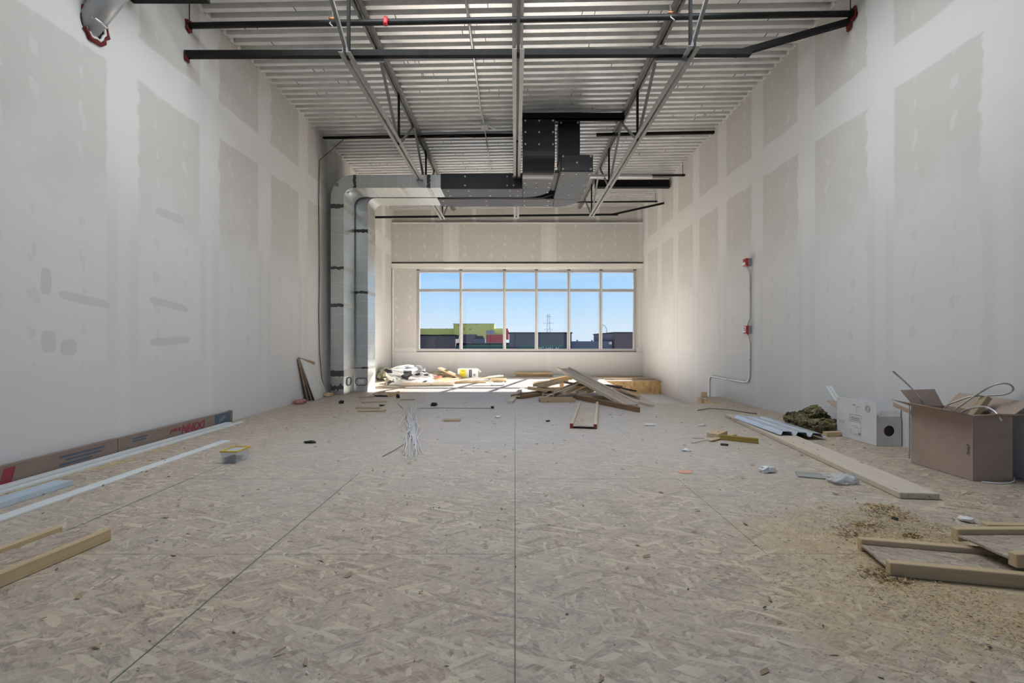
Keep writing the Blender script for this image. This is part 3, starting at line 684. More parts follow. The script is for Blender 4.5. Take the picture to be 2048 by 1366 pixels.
# ------------------------------------------------------------------ fire alarm devices and conduit on the right wall
t = thing('alarm_conduit', 'thin grey conduit on the right wall linking two red alarm boxes above the stair', 'conduit', (XR, 7.45, 0))
zs = 2.31; zp = 1.22
def cw(pts): return [(-o, y, z) for o, y, z in pts]
MB().tube(cw([(.05, 0, zs-.04), (.045, -.01, zs-.10), (.018, -.02, zs-.19), (.018, -.02, zp+.19), (.045, -.01, zp+.10), (.05, 0, zp+.04)]), .013, 8).build('upper_run', m_emt, t)
arc = [(.018, -.02+.14*(1-math.cos(a)), .36+.14*(1-math.sin(a))) for a in [R(k*15) for k in range(7)]]
arc2 = [(.018, 1.42+.11*math.sin(a), .36-.11*(1-math.cos(a))) for a in [R(k*15) for k in range(7)]]
MB().tube(cw([(.05, 0, zp-.04), (.045, -.01, zp-.10), (.018, -.02, zp-.20)]+arc+arc2+[(.018, 1.53, -.02), (.018, 1.53, -.6)]), .013, 8).build('lower_run', m_emt, t)
for y, z in ((-.02, 1.9), (-.02, .75), (.75, .36)):
    MB().tube([(-.0205, y-(.02 if z == .36 else 0), z-(0 if z == .36 else .02)), (-.0205, y+(.02 if z == .36 else 0), z+(0 if z == .36 else .02))], .019, 8).build('coupling', m_emt, t)
s = thing('alarm_strobe', 'red and white alarm strobe box high on the right wall', 'alarm', (XR, 7.45, zs))
MB().box(-.055, -.002, -.055, .055, -.06, .06).build('back_box', m_greyd, s, .004); MB().box(-.095, -.055, -.055, .055, -.062, .062).build('front_cover', m_redd, s, .006)
MB().box(-.113, -.095, -.04, .04, -.045, .0).build('strobe_lens', m_whited, s, .006); MB().box(-.100, -.0952, -.04, .04, .012, .05).build('grille', m_redd, s)
s = thing('pull_station', 'red and white alarm pull station low on the right wall', 'alarm', (XR, 7.45, zp))
MB().box(-.055, -.002, -.055, .055, -.06, .06).build('back_box', m_greyd, s, .004); MB().box(-.09, -.055, -.055, .055, -.062, .062).build('front_cover', m_redd, s, .006)
MB().box(-.105, -.09, -.045, .045, -.045, -.012).build('pull_handle', m_whited, s, .004); MB().box(-.097, -.0905, -.04, .04, .0, .05).build('front_plate', m_whited, s); MB().disc((-.099, .0, .022), .012, (1, 0, 0), 10).build('key_lock', m_bit, s)

# ------------------------------------------------------------------ floor: left side
# long carton against the left wall
t = thing('long_carton', 'long flat dusty carton with upside-down red lettering leaning along the left wall', 'carton', (-3.635, 2.2, 0))
MB().box(-.022, .022, 0, 1.985, .001, .150).build('carton_sleeve', m_carton, t, .003); MB().box(-.020, .020, 1.992, 3.68, .001, .147).build('carton_sleeve', m_carton, t, .003)
MB().box(-.023, .025, 3.655, 3.684, .0, .152).build('end_cap', m_carton, t, .003)
MB().box(.0205, .0225, 3.34, 3.64, .012, .140).build('printed_panel', m_inkb, t)
MB().add([(.0235,3.40,.05),(.0235,3.50,.11),(.0235,3.53,.11),(.0235,3.43,.05)], [(0,1,2,3)]).add([(.0235,3.45,.05),(.0235,3.53,.10),(.0235,3.55,.10),(.0235,3.48,.05)], [(0,1,2,3)]).build('printed_slash', m_ink, t)
def letter(s_, size, m, parent, M, align='LEFT', shear=0, bold=0, nm='lettering'):
    o = link(nm, text_mesh(s_, size, align, shear, bold), m, parent); o.matrix_local = M; return o
# text plane on the +x face, turned upside down: its right points toward the camera
Mt = Matrix(((0,0,1,.0215),(-1,0,0,3.17),(0,-1,0,.078),(0,0,0,1)))
letter('DONN', .118, m_inkr, t, Mt, 'LEFT', .25, .004)
Mt = Matrix(((0,0,1,.0215),(-1,0,0,2.78),(0,-1,0,.085),(0,0,0,1))); letter('brand', .065, m_inkr, t, Mt, 'LEFT', .25, .001)
for y, z, l in ((1.45, .10, .4), (1.5, .07, .32), (1.45, .04, .28), (2.15, .10, .18), (2.15, .075, .16)):
    MB().box(.0215 if y < 2 else .0195, .0228 if y < 2 else .0206, y, y+l, z, z+.016).build('faded_print', m_inkb, t)
MB().add([(.0226,1.02,.02),(.0226,1.10,.02),(.0226,1.13,.13),(.0226,1.05,.13)], [(0,1,2,3)]).build('printed_slash', m_inkr, t)
# white tracks
def channel(name, label, cat, x0, x1, y0, y1, h, m, group=None, up=True):
    t = thing(name, label, cat, ((x0+x1)/2, y0, 0), group); w_ = (x1-x0)/2; th = .003
    MB().box(-w_, w_, 0, y1-y0, .001, .001+th).build('base', m, t)
    MB().box(-w_, -w_+th, 0, y1-y0, .004, h).build('side_lip', m, t); MB().box(w_-th, w_, 0, y1-y0, .004, h).build('side_lip', m, t)
    return t
t = thing('white_ceiling_track', 'long white metal track lying nearest the wall carton on the left', 'track', (-3.55, 2.1, 0), 'white metal tracks along the left wall')
MB().box(-.045, .033, 0, 3.62, .024, .027).box(-.045, -.042, 0, 3.62, .001, .024).box(.030, .033, 0, 3.62, .001, .024).build('channel', m_track, t)
t = thing('white_ceiling_track', 'long white metal track lying beside the first, farther from the wall carton', 'track', (-3.475, 2.2, 0), 'white metal tracks along the left wall')
MB().box(-.030, .028, 0, 3.66, .012, .015).box(-.030, -.027, 0, 3.66, .001, .012).box(.025, .028, 0, 3.66, .001, .012).build('channel', m_track, t)
MB().box(-.036, -.0305, .02, 3.6, .001, .010).build('track_shade_strip', m_trackd, t)  # dark strip painted as the shade between the two tracks
t = thing('steel_stud', 'short pale-blue galvanised stud on the floor at the left edge', 'stud', (-3.17, 1.6, 0))
MB().box(-.13, 0, 0, 1.70, .032, .035).build('web', m_stud, t); MB().box(-.003, 0, 0, 1.70, .001, .032).build('side_lip', m_stud, t); MB().box(-.13, -.127, 0, 1.70, .001, .032).build('side_lip', m_stud, t)
t = thing('white_trim_strip', 'long flat white metal strip lying alone, ending near the yellow-lidded box', 'strip', (-2.985, 1.9, 0))
MB().box(-.048, .048, 0, 2.86, .006, .009).build('face', m_track, t); MB().box(-.048, -.045, 0, 2.86, .0005, .006).build('side_lip', m_track, t); MB().box(.045, .048, 0, 2.86, .0005, .006).build('side_lip', m_track, t)

# ------------------------------------------------------------------ wood I-joist off-cuts and boards
def wood_joist(label, p0, p1, wd=.30, group='wood joist offcuts', m=None, fh=.060, ft=.038, side=0, red=False, up=(0,0,1), cut=0, mw=None):
    M, L = frame(p0, p1, up)
    t = thing('wood_joist_offcut', label, 'wood joist', M=M, group=group); m = m or m_lum
    for s_ in (-1, 1):
        y = s_*(wd/2-ft/2); c_ = cut if s_ > 0 else 0
        MB().box(c_, L-random.uniform(0, .004), y-ft/2, y+ft/2, .001, fh).build('flange', m, t, .003)
        if red: MB().box(c_-.004, c_-.0005, y-ft/2, y+ft/2, .001, fh).build('painted_end', m_redend, t)['label'] = 'red-painted end of the flange'
    MB().box(.0, L-.003, -(wd/2-ft+.008), wd/2-ft+.008, fh/2-.005, fh/2+.005).build('web', mw or m_osbweb, t)
    return t
def board(name, label, cat, p0, p1, wd, th, m, group=None, up=(0,0,1), bevel=.003):
    M, L = frame(p0, p1, up); o = MB().box(0, L, -wd/2, wd/2, .0008, th).build(name, m, None, bevel); o.matrix_world = M
    return tag(o, label, cat, group)
fg = 'wood joist offcuts in the foreground'
wood_joist('long wood joist offcut at the left edge, its flanges standing up toward the camera', (-2.255, 2.405, 0), (-2.42, 1.0, 0), .325, fg, cut=0)
wood_joist('wood joist offcut at lower right, lying flat in the sawdust with its cut end showing', (1.675, 2.155, 0), (2.75, 1.915, 0), .285, fg)
wood_joist('wood joist offcut at the right edge, resting across the one in the sawdust', (2.135, 2.105, .064), (3.0, 2.10, .07), .30, fg)
board('lumber_stick', 'lumber stick behind the stacked joist offcuts at the right edge', 'lumber', (2.56, 2.51, 0), (3.4, 2.47, 0), .045, .04, m_lum)

# the heap of off-cuts in the middle distance
hg = 'wood joist offcuts in the heap'
wood_joist('long wood joist offcut slanting steeply down over the heap toward the camera', (1.815, 7.20, .012), (1.02, 9.70, .43), .30, hg, m_plank, mw=m_osbdust)
wood_joist('wood joist offcut in front of the heap, flat on the floor with red-painted ends', (.805, 5.42, 0), (1.19, 7.44, 0), .315, hg, m_plank, red=True, mw=m_osbdust)
board('dark_plank', 'dark weathered plank on edge behind the red-ended joist offcut', 'lumber', (1.80, 6.68, 0), (1.05, 8.28, .0), .045, .075, m_lumd)
wood_joist('short wood joist offcut lying crosswise at the front of the heap', (.42, 7.90, 0), (1.02, 7.94, 0), .25, hg, m_lum2)
wood_joist('wood joist offcut at the left end of the heap, pointing back to the right', (.02, 8.32, 0), (.62, 9.05, 0), .25, hg, m_lumd)
wood_joist('pale wood joist offcut lying across the left of the heap', (.36, 9.30, .066), (.70, 8.78, .066), .26, hg, mw=m_osbdust)
wood_joist('wood joist offcut with end toward the camera, left of the slanting one', (.82, 8.40, .070), (1.42, 9.52, .15), .25, hg, mw=m_osbdust)
wood_joist('wood joist offcut with end toward the camera, tucked just under the slanting one', (1.20, 8.45, .066), (1.66, 9.2, .10), .24, hg)
wood_joist('wood joist offcut at the back of the heap, raised on the others', (.78, 9.80, .17), (1.34, 9.92, .26), .26, hg, mw=m_osbdust)
wood_joist('wood joist offcut lying on the floor under the back of the heap', (.70, 9.62, 0), (1.55, 9.86, 0), .26, hg, m_lum2)
board('lumber_block', 'upright lumber block propping the back of the heap', 'lumber', (1.0, 9.83, .062), (1.0, 9.83, .17), .09, .038, m_lum2, up=(0,1,0))
board('lumber_stick', 'lumber stick on the floor beneath the slanting joist offcut', 'lumber', (1.22, 8.30, 0), (1.72, 8.12, 0), .04, .062, m_lum2)
wood_joist('wood joist offcut fanned low between its neighbours under the heap', (.62, 8.62, .0), (.95, 9.55, .0), .24, hg, m_lum2, mw=m_osbdust)
wood_joist('wood joist offcut on top of the left part of the heap, pointing away', (.44, 9.02, .135), (1.02, 9.62, .19), .24, hg, m_lum, mw=m_osbdust)
board('lumber_stick', 'lumber stick jutting from the top of the heap to the left', 'lumber', (.40, 9.75, .135), (1.2, 9.62, .235), .07, .036, m_lum)
board('dark_plank', 'dark plank half hidden across the middle of the heap', 'lumber', (.95, 9.0, .215), (1.55, 8.92, .13), .07, .036, m_lumd)
board('thin_lath', 'thin pale lath leaning from the floor up to the slanting joist offcut', 'lumber', (.43, 8.11, .005), (1.17, 8.58, .235), .035, .012, m_plank)
wood_joist('wood joist offcut lying at the right of the heap beside the stair opening', (2.03, 7.95, 0), (2.14, 9.75, 0), .25, hg, m_lum2)
board('pale_stud', 'pale stud end at the far right foot of the heap', 'lumber', (2.16, 7.26, 0), (2.04, 7.90, 0), .085, .04, m_plank)
board('lumber_stick', 'lumber stick laid along the right wood joist offcut of the heap', 'lumber', (2.16, 8.0, .062), (2.0, 9.4, .062), .07, .036, m_lum)
board('lumber_stick', 'dark lumber end sticking out behind the slanting joist offcut', 'lumber', (2.18, 9.40, .066), (1.42, 9.98, .09), .07, .06, m_lumd)
board('metal_strip', 'grey metal strip lying on the right of the heap', 'strip', (2.24, 8.55, .1), (1.78, 9.9, .12), .06, .02, m_blkang)
board('pale_stud', 'single stud lying alone left of the heap, half in the sun patch', 'lumber', (-.085, 7.68, 0), (.15, 9.85, 0), .089, .038, m_plank)
# ------------------------------------------------------------------ scraps and things on the floor, left and centre
wood_joist('small wood joist scrap on the floor right of the duct foot', (-2.50, 8.58, 0), (-2.42, 9.02, 0), .34, 'wood joist scraps', m_lum)
sg = 'flat board scraps near the wires'
board('board_scrap', 'ragged thin board scrap between the joist scrap and the wires', 'scrap', (-2.58, 7.72, 0), (-2.18, 7.84, 0), .10, .018, m_lum2, sg)
board('board_scrap', 'narrow board scrap, farther of the two lying parallel left of the wires', 'scrap', (-2.45, 7.10, 0), (-2.08, 7.08, 0), .07, .016, m_lum2, sg)
board('board_scrap', 'wider board scrap, nearer of the two lying parallel left of the wires', 'scrap', (-2.31, 6.78, 0), (-1.92, 6.80, 0), .13, .018, m_lum2, sg)
board('board_scrap', 'small flat board scrap alone right of the wires', 'scrap', (-.93, 5.98, 0), (-.71, 6.0, 0), .12, .016, m_lum2, sg)
board('board_scrap', 'splintered stick scrap beside the small joist scrap', 'scrap', (-2.85, 8.42, 0), (-2.62, 8.56, 0), .06, .02, m_lum2, sg)
board('board_scrap', 'thin dark stick scrap behind the wires', 'scrap', (-2.02, 8.10, 0), (-1.77, 8.14, 0), .05, .014, m_lum2, sg)
# hanger wires
random.seed(21)
WG = [((818,916),(833,812)), ((806,905),(828,850)), ((812,921),(816,862)), ((822,919),(826,836)), ((829,910),(832,830)), ((834,912),(829,840)), ((838,908),(822,815)), ((815,912),(812,840)),
      ((806,880),(819,850)), ((797,855),(815,832)), ((799,857),(818,828)), ((773,833),(798,826)), ((798,828),(836,806)), ((818,822),(838,808)), ((822,822),(843,813)), ((822,830),(842,818)),
      ((846,910),(832,878)), ((826,902),(819,842)), ((808,912),(813,880)), ((832,922),(830,905))]
for i in range(46):
    if i < len(WG): (ax, ay), (bx, by) = WG[i]
    else:
        t_ = random.random(); ay = random.uniform(862, 900); ax = 818+(ay-830)*.20+random.gauss(0, 2.8); by = random.uniform(818, 838); bx = 814+(by-820)*.25+random.gauss(0, 3)
    z0 = random.uniform(.0, .012); a = G(ax, ay)+Vector((0, 0, .004+z0)); b_ = G(bx, by)+Vector((0, 0, .004+random.uniform(0, .05)))
    mid = (a+b_)/2+Vector((random.gauss(0, .035), random.gauss(0, .05), random.uniform(.0, .05)))
    pts = [a.lerp(mid, .0), a*.25+mid*.5+b_*.25+(a-b_)*.12, mid, a*.25+mid*.5+b_*.25-(a-b_)*.12, b_]
    for q in pts: q.z = max(q.z, .004)
    tag(MB().tube(pts, .0038, 5).build('hanger_wire', m_wire), {11: 'single white hanger wire lying apart, farthest left of the loose bundle', 12: 'white hanger wire slanting across the top of the loose bundle, left end lowest', 14: 'white hanger wire reaching farthest right at the top of the loose bundle', 15: 'white hanger wire sticking out to the upper right below the topmost ones', 16: 'white hanger wire splayed farthest right at the bottom of the bundle'}.get(i, 'white hanger wire in the loose bundle on the floor, left of centre'), 'wire', 'white hanger wires in the loose bundle')
tag(MB().tube([G(765,914)+Vector((0,0,.004)), G(790,901)+Vector((0,0,.006)), G(812,888)+Vector((0,0,.012))], .003, 5).build('dark_wire', m_wired), 'thin dark wire trailing to the left of the white wires', 'wire')
tag(MB().tube([G(835,817.5)+Vector((0,0,.004)), G(880,816.5)+Vector((0,0,.004)), G(985,817)+Vector((0,0,.004))], .0035, 5).build('dark_wire', m_wired), 'thin dark wire stretched straight along the floor behind the white wires', 'wire')
tag(MB().tube([G(795,807)+Vector((0,0,.004)), G(806,818)+Vector((0,0,.01))], .003, 5).build('dark_wire', m_wired), 'short dark wire at the top of the white wires', 'wire')

# drywall sheets leaning at the left wall
def sheet(label, ya, yb, xb, zt_, zb_t, m):
    # bottom edge out from the wall at xb (near, far); leans back until it meets the wall
    a, b_ = Vector((xb[0], ya, .002)), Vector((xb[1], yb, .002)); c_ = Vector((-3.657, yb-.30, zb_t)); d = Vector((-3.657, ya-.24, zt_))
    n_ = (b_-a).cross(d-a).normalized()*.013
    if n_.x < 0: n_ = -n_
    vs = [a, b_, c_, d]+[v+n_ for v in (a, b_, c_, d)]
    o = MB().add(vs, [(3,2,1,0), (4,5,6,7), (0,1,5,4), (1,2,6,5), (2,3,7,6), (3,0,4,7)]).build('drywall_offcut', m)
    return tag(o, label, 'drywall', 'drywall offcuts leaning at the left wall')
sheet('front drywall offcut of the leaning stack, white face out', 8.03, 8.74, (-3.50, -3.585), .75, .62, m_gyp)
sheet('middle drywall offcut of the leaning stack, brown edge showing', 8.0, 8.66, (-3.555, -3.61), .76, .66, m_gypd)
sheet('back drywall offcut of the leaning stack, closest to the left wall', 7.96, 8.5, (-3.60, -3.63), .74, .68, m_gypd)
tag(lump('foam_block', m_pinkw, (.14, .22, .07), 5, .12, 4, loc=(-3.56, 7.62, 0)), 'small pinkish block at the wall in front of the leaning drywall', 'block')
tag(lump('rubble_lump', m_lum, (.12, .2, .07), 9, .4, 4, loc=(-3.50, 8.62, 0)), 'crumbled lump on the floor between the leaning drywall and the duct', 'rubble')

# yellow-lidded tub
t = thing('storage_tub', 'small clear plastic tub with yellow lid, right of the white strip', 'box', (-2.41, 3.97, 0)); t.rotation_euler.z = R(-3)
w0, w1, h_ = .058, .068, .100
vs = [(-w0,-.085,.002),(w0,-.085,.002),(w0,.085,.002),(-w0,.085,.002),(-w1,-.095,h_),(w1,-.095,h_),(w1,.095,h_),(-w1,.095,h_)]
MB().add(vs, [(3,2,1,0),(0,1,5,4),(1,2,6,5),(2,3,7,6),(3,0,4,7)]).build('body', m_tub, t)
MB().box(-.074, .074, -.101, -.088, .096, .107).box(-.074, .074, .088, .101, .096, .107).box(-.074, -.061, -.088, .088, .096, .107).box(.061, .074, -.088, .088, .096, .107).build('lid_rim', m_lid, t, .002)
MB().box(-.061, .061, -.088, .088, .098, .101).build('lid_window', m_tub, t)
random.seed(4); s = MB(); green = plain('green_plugs', (.055, .085, .045), .6, .1, .4, 40)
for i in range(130):
    a = random.uniform(0, 6.28); p0 = Vector((random.uniform(-.05, .045), random.uniform(-.078, .03), random.uniform(.008, .045))); d = Vector((math.cos(a), math.sin(a), random.uniform(-.5, .5)))*.011
    s.tube([p0-d, p0+d], .0042, 5)
o = s.build('loose_plugs', green); o.location = (-2.41, 3.97, 0); o.rotation_euler.z = R(-3)
tag(o, 'heap of small green wall plugs inside the yellow-lidded tub', 'plugs', kind='stuff')

# ------------------------------------------------------------------ far clutter under the window
ins = 'mineral wool pieces under the window'
tag(lump('insulation_batt', m_wool2, (.42, .5, .30), 3, .7, 14, 2.0, smooth=False, rag=.1, loc=(-3.36, 12.35, 0)), 'olive insulation heaped against the left wall behind the duct', 'insulation', ins)
tag(lump('insulation_batt', m_wool2, (.75, .5, .19), 8, .5, 14, 2.0, smooth=False, rag=.1, loc=(-2.95, 13.1, 0)), 'flat olive insulation batt by the wall behind the crumpled bag', 'insulation', ins)
tag(lump('insulation_batt', m_wool2, (.8, .4, .15), 12, .5, 14, 2.0, smooth=False, rag=.1, loc=(-2.10, 13.2, 0)), 'flat insulation batt by the wall left of the printed carton', 'insulation', ins)
bag = tag(lump('plastic_bag', m_bag, (.98, .85, .36), 17, .62, 18, 2.2, loc=(-2.62, 11.35, 0), rz=.2), 'crumpled white bag with black print in the sun patch', 'bag')
tag(MB().tube([(-2.62, 12.0, .02), (-2.6, 12.05, .25), (-2.5, 12.05, .36), (-2.42, 12.0, .30), (-2.41, 11.95, .2)], .03, 8).build('rolled_offcut', m_gyp), 'curled pale strip behind the crumpled bag', 'scrap')
tag(lump('pink_block', m_pinkw, (.30, .2, .13), 31, .25, 4, loc=(-2.12, 12.3, 0)), 'pinkish block right of the crumpled bag', 'block')
fl = 'lumber pieces in the sun patch'
board('lumber_stick', 'long pale stud in front of the crumpled bag', 'lumber', (-2.65, 10.55, 0), (-1.41, 10.72, 0), .045, .085, m_plank, fl)
board('lumber_stick', 'long plank slanting from the floor up right in the sun patch', 'lumber', (-1.66, 11.12, .045), (-.36, 12.35, .10), .16, .03, m_plank, fl)
board('lumber_stick', 'stud lying across beneath the slanting plank', 'lumber', (-1.85, 11.42, 0), (-.72, 11.5, 0), .09, .044, m_lum, fl)
board('lumber_stick', 'thick short stud at the far end of the slanting plank', 'lumber', (-.62, 11.75, 0), (-.22, 11.78, 0), .1, .09, m_lum, fl)
board('lumber_stick', 'board leaning left of the printed carton', 'lumber', (-1.42, 12.45, .01), (-2.12, 12.9, .27), .17, .04, m_lum, fl)
wood_joist('wood joist offcut lying behind the pale stud left of the carton', (-2.0, 11.9, 0), (-1.62, 12.4, 0), .30, 'wood joist scraps', m_lum)
board('lumber_stick', 'flat pale board between the bag and the joist offcut', 'lumber', (-2.2, 11.78, 0), (-1.75, 11.72, 0), .12, .03, m_plank, fl)
board('lumber_stick', 'stub of orange lumber left of the crumpled bag', 'lumber', (-3.16, 11.2, 0), (-2.98, 11.25, 0), .18, .10, m_lum, fl)
board('metal_strip', 'thin strip on the floor in front of the pale stud, left', 'strip', (-2.95, 10.2, 0), (-2.45, 10.25, 0), .04, .01, m_lum2)
board('drywall_strip', 'flat white drywall strip under the printed carton', 'drywall', (-1.8, 12.25, 0), (-.75, 12.3, 0), .45, .02, m_gyp)
# small U-shaped block
t = thing('u_block', 'small white two-footed block in the sun patch, right of the slanting plank', 'block', (-.40, 10.85, 0))
MB().box(-.17, .17, -.05, .05, .0, .02).build('base', m_foam, t); MB().box(-.16, -.12, -.03, .03, .02, .085).build('foot', m_foam, t, .008); MB().box(.11, .15, -.03, .03, .02, .085).build('foot', m_foam, t, .008)
board('metal_strip', 'thin dark rod on the floor beside the white two-footed block', 'strip', (-1.0, 10.62, 0), (-.28, 10.66, 0), .02, .012, m_trackd)
board('stacked_lumber', 'stack of short lumber against the window wall, upper piece', 'lumber', (.0, 13.45, .075), (1.08, 13.45, .075), .14, .06, m_lum, 'stacked lumber at the window wall')
board('stacked_lumber', 'darker lower piece of the short lumber stack at the window wall', 'lumber', (.03, 13.48, 0), (1.06, 13.48, 0), .12, .074, m_lum2, 'stacked lumber at the window wall')
board('drywall_strip', 'white scrap right of the lumber stack at the window wall', 'drywall', (1.1, 13.35, 0), (1.42, 13.38, 0), .12, .05, m_gyp)
bl = 'boards on the floor near the right corner'
board('floor_board', 'board lying along the window wall in the right corner', 'lumber', (2.3, 13.35, 0), (3.72, 13.35, 0), .10, .03, m_lum2, bl)
board('floor_board', 'board lying in front of the window-wall board in the right corner', 'lumber', (2.45, 12.85, 0), (3.74, 12.85, 0), .10, .03, m_plank, bl)
board('floor_board', 'board lying along the edge above the golden riser', 'lumber', (2.4, 12.35, 0), (3.76, 12.35, 0), .12, .03, m_lum2, bl)
# printed carton
t = thing('printed_carton', 'small open white carton with yellow and black print on its side', 'carton', (-1.30, 12.78, .022)); t.rotation_euler.z = R(-6)
MB().box(-.27, .25, -.13, -.126, 0, .26).build('front_side', m_white, t); MB().box(-.27, .25, .126, .13, 0, .26).build('back_side', m_white, t); MB().box(-.27, .25, -.13, .13, 0, .004).build('bottom', m_cardin, t); MB().box(-.27, .25, -.13, .13, .256, .26).build('top', m_white, t); MB().box(-.27, -.266, -.13, .13, 0, .26).build('left_end', m_white, t)
MB().add([(.25,-.13,.26),(.25,.13,.26),(.36,.13,.16),(.36,-.13,.16)], [(0,1,2,3)]).add([(.25,-.126,.257),(.25,.13,.257),(.355,.13,.157),(.355,-.126,.157)], [(3,2,1,0)]).build('flap', m_card, t)
MB().add([(.25,-.13,.0),(.25,-.13,.25),(.31,-.17,.25),(.31,-.17,.0)], [(0,1,2,3)]).build('flap', m_white, t)
MB().box(-.21, -.03, -.133, -.1305, .03, .235).build('yellow_label', m_inky, t); MB().box(.05, .13, -.133, -.1305, .025, .235).build('black_label', m_inkd, t)
for x in (-.135, -.095): MB().box(x-.012, x+.012, -.135, -.1335, .185, .21).build('printed_mark', m_inkd, t)
for x in (-.17, -.13, -.09): MB().box(x-.01, x+.01, -.135, -.1335, .07, .14).build('printed_mark', m_lid, t)
MB().box(.08, .10, -.135, -.1335, .05, .21).build('printed_mark', m_ink, t); MB().box(.17, .23, -.133, -.1305, .06, .12).build('printed_mark', m_ink, t)

# ------------------------------------------------------------------ right side
pl, Lp = frame((2.64, 3.0, 0), (2.985, 6.25, 0))
o = MB(); o.box(0, Lp, -.122, .122, .0008, .042); o = o.build('pale_board', m_plank, None, .004); o.matrix_world = pl; tag(o, 'long wide pale board on the floor at right, running toward the ribbed steel', 'lumber')
# ribbed deck offcut
t = thing('ribbed_steel_offcut', 'ribbed galvanised deck offcut lying half on the pale board', 'steel sheet', (2.775, 4.82, .050)); t.rotation_euler = (R(-.4), R(3.2), R(-2.5))
pr = [(-.01, .0)]; pitch = .1524
for i in range(3): pr += [(i*pitch+.012, .0), (i*pitch+.03, .040), (i*pitch+.115, .040), (i*pitch+.133, .0)]
pr += [(3*pitch+.01, 0), (3*pitch+.018, .012)]
vs = []; th = .0025
for y in (0, 1.12):
    vs += [(a, y, z) for a, z in pr]
n = len(pr); up_ = [(a, y, z+th) for a, y, z in vs]
MB().add(vs+up_, [(i+1, i, n+i, n+i+1) for i in range(n-1)]+[(2*n+i, 2*n+i+1, 3*n+i+1, 3*n+i) for i in range(n-1)]+[(i, i+1, 2*n+i+1, 2*n+i) for i in range(n-1)]+[(n+i+1, n+i, 3*n+i, 3*n+i+1) for i in range(n-1)]).build('ribbed_sheet', m_decks, t)
# mineral wool by the white carton
wg = 'mineral wool beside the white carton'
tag(lump('insulation_piece', m_wool, (.30, .2, .22), 41, .75, 18, 2.2, smooth=False, rag=.13, loc=(3.52, 5.42, 0), rz=.3), 'tall peaked mineral wool piece left of the white carton', 'insulation', wg)
tag(lump('insulation_piece', m_wool, (.14, .16, .15), 44, .85, 14, 2.5, smooth=False, rag=.13, loc=(3.36, 5.56, 0)), 'small ragged mineral wool tuft at the left end', 'insulation', wg)
tag(lump('insulation_piece', m_wool, (.30, .2, .13), 47, .7, 16, 2.4, smooth=False, rag=.13, loc=(3.48, 5.18, .016)), 'low mineral wool piece in front, against the white carton', 'insulation', wg)
board('board_scrap', 'pale splintered board under the mineral wool', 'scrap', (3.18, 5.12, 0), (3.52, 5.06, 0), .12, .012, m_plank)
board('lumber_block', 'short lumber block at the left corner of the white carton', 'block', (3.36, 4.99, 0), (3.535, 5.02, 0), .06, .05, m_lum)
# white carton
t = thing('white_carton', 'white carton with open flaps and a round hand hole by the right wall', 'box', (3.552, 4.52, 0)); W_, L_, H_ = .246, .56, .288
MB().box(0, .004, 0, L_, .001, H_+.135).build('left_side', m_white, t, .002)
hole = []
fv = []; ff = []; nh = 28; hc = (.125, .150); hr = .053
for y in (.0, .004):
    for i in range(nh):
        a = 2*math.pi*i/nh; fv.append((hc[0]+hr*math.cos(a), y, hc[1]+hr*math.sin(a)))
    for i in range(nh):
        a = 2*math.pi*i/nh; c_, s_ = math.cos(a), math.sin(a)
        kx = (W_-hc[0] if c_ > 0 else hc[0])/max(abs(c_), 1e-6); kz = (H_-hc[1] if s_ > 0 else hc[1]-.001)/max(abs(s_), 1e-6); q = min(kx, kz)
        fv.append((hc[0]+q*c_, y, hc[1]+q*s_))
for i in range(nh):
    j = (i+1) % nh
    ff += [(i, nh+i, nh+j, j), (2*nh+i, 2*nh+j, 3*nh+j, 3*nh+i), (i, j, 2*nh+j, 2*nh+i)]
MB().add(fv, ff).build('front_side', m_white, t, 0)
MB().add([(.01,.02,.02),(.236,.02,.02),(.236,.16,.27),(.01,.16,.06)], [(0,1,2,3)]).build('added_dark_panel', m_card, t)  # brown panel added to darken the view through the hand hole
MB().add([(.01,.012,.24),(.236,.012,.26),(.236,.5,.26),(.01,.5,.25)], [(0,1,2,3)]).build('added_dark_panel', m_cardin, t)  # sheet added below the open top to keep the inside dark
MB().box(.004, W_, L_-.004, L_, .001, H_).build('back_side', m_white, t); MB().box(W_-.004, W_, .004, L_-.004, .001, H_).build('right_side', m_white, t); MB().box(.004, W_, .004, L_, .001, .005).build('bottom', m_cardin, t)
def quad(name, pts, m, parent, th=.004):
    pts = [Vector(p) for p in pts]; n_ = (pts[1]-pts[0]).cross(pts[3]-pts[0]).normalized()*th
    return MB().add(pts+[p+n_ for p in pts], [(3,2,1,0), (4,5,6,7), (0,1,5,4), (1,2,6,5), (2,3,7,6), (3,0,4,7)]).build(name, m, parent)
quad('flap', [(.02,.004,H_), (.24,.004,H_), (.235,.028,H_+.055), (.07,.028,H_+.055)], m_white, t)
quad('flap', [(W_-.006,.01,H_), (W_-.006,L_,H_), (W_+.004,L_,H_+.125), (W_+.004,.01,H_+.115)], m_white, t)
quad('flap', [(.0,L_,H_+.0), (W_-.01,L_,H_+.0), (W_-.01,L_+.12,H_+.06), (-.03,L_+.13,H_+.07)], m_card, t)
def printed(parent, boxes, nm='printed_label', m=None):
    b_ = MB()
    for y0, y1, z0, z1 in boxes: b_.box(-.0012, -.0002, y0, y1, z0, z1)
    return b_.build(nm, m or m_ink, parent)
printed(t, [(.20,.36,.262,.266), (.20,.36,.190,.193), (.20,.203,.190,.266), (.357,.36,.190,.266), (.22,.34,.238,.242), (.22,.345,.222,.230), (.215,.34,.205,.212)])
printed(t, [(.20,.203,.06,.18), (.205,.24,.075,.085), (.205,.26,.10,.103), (.205,.28,.13,.133), (.25,.33,.145,.148), (.345,.348,.06,.11), (.205,.30,.06,.063), (.215,.235,.066,.074)], 'printed_lines')
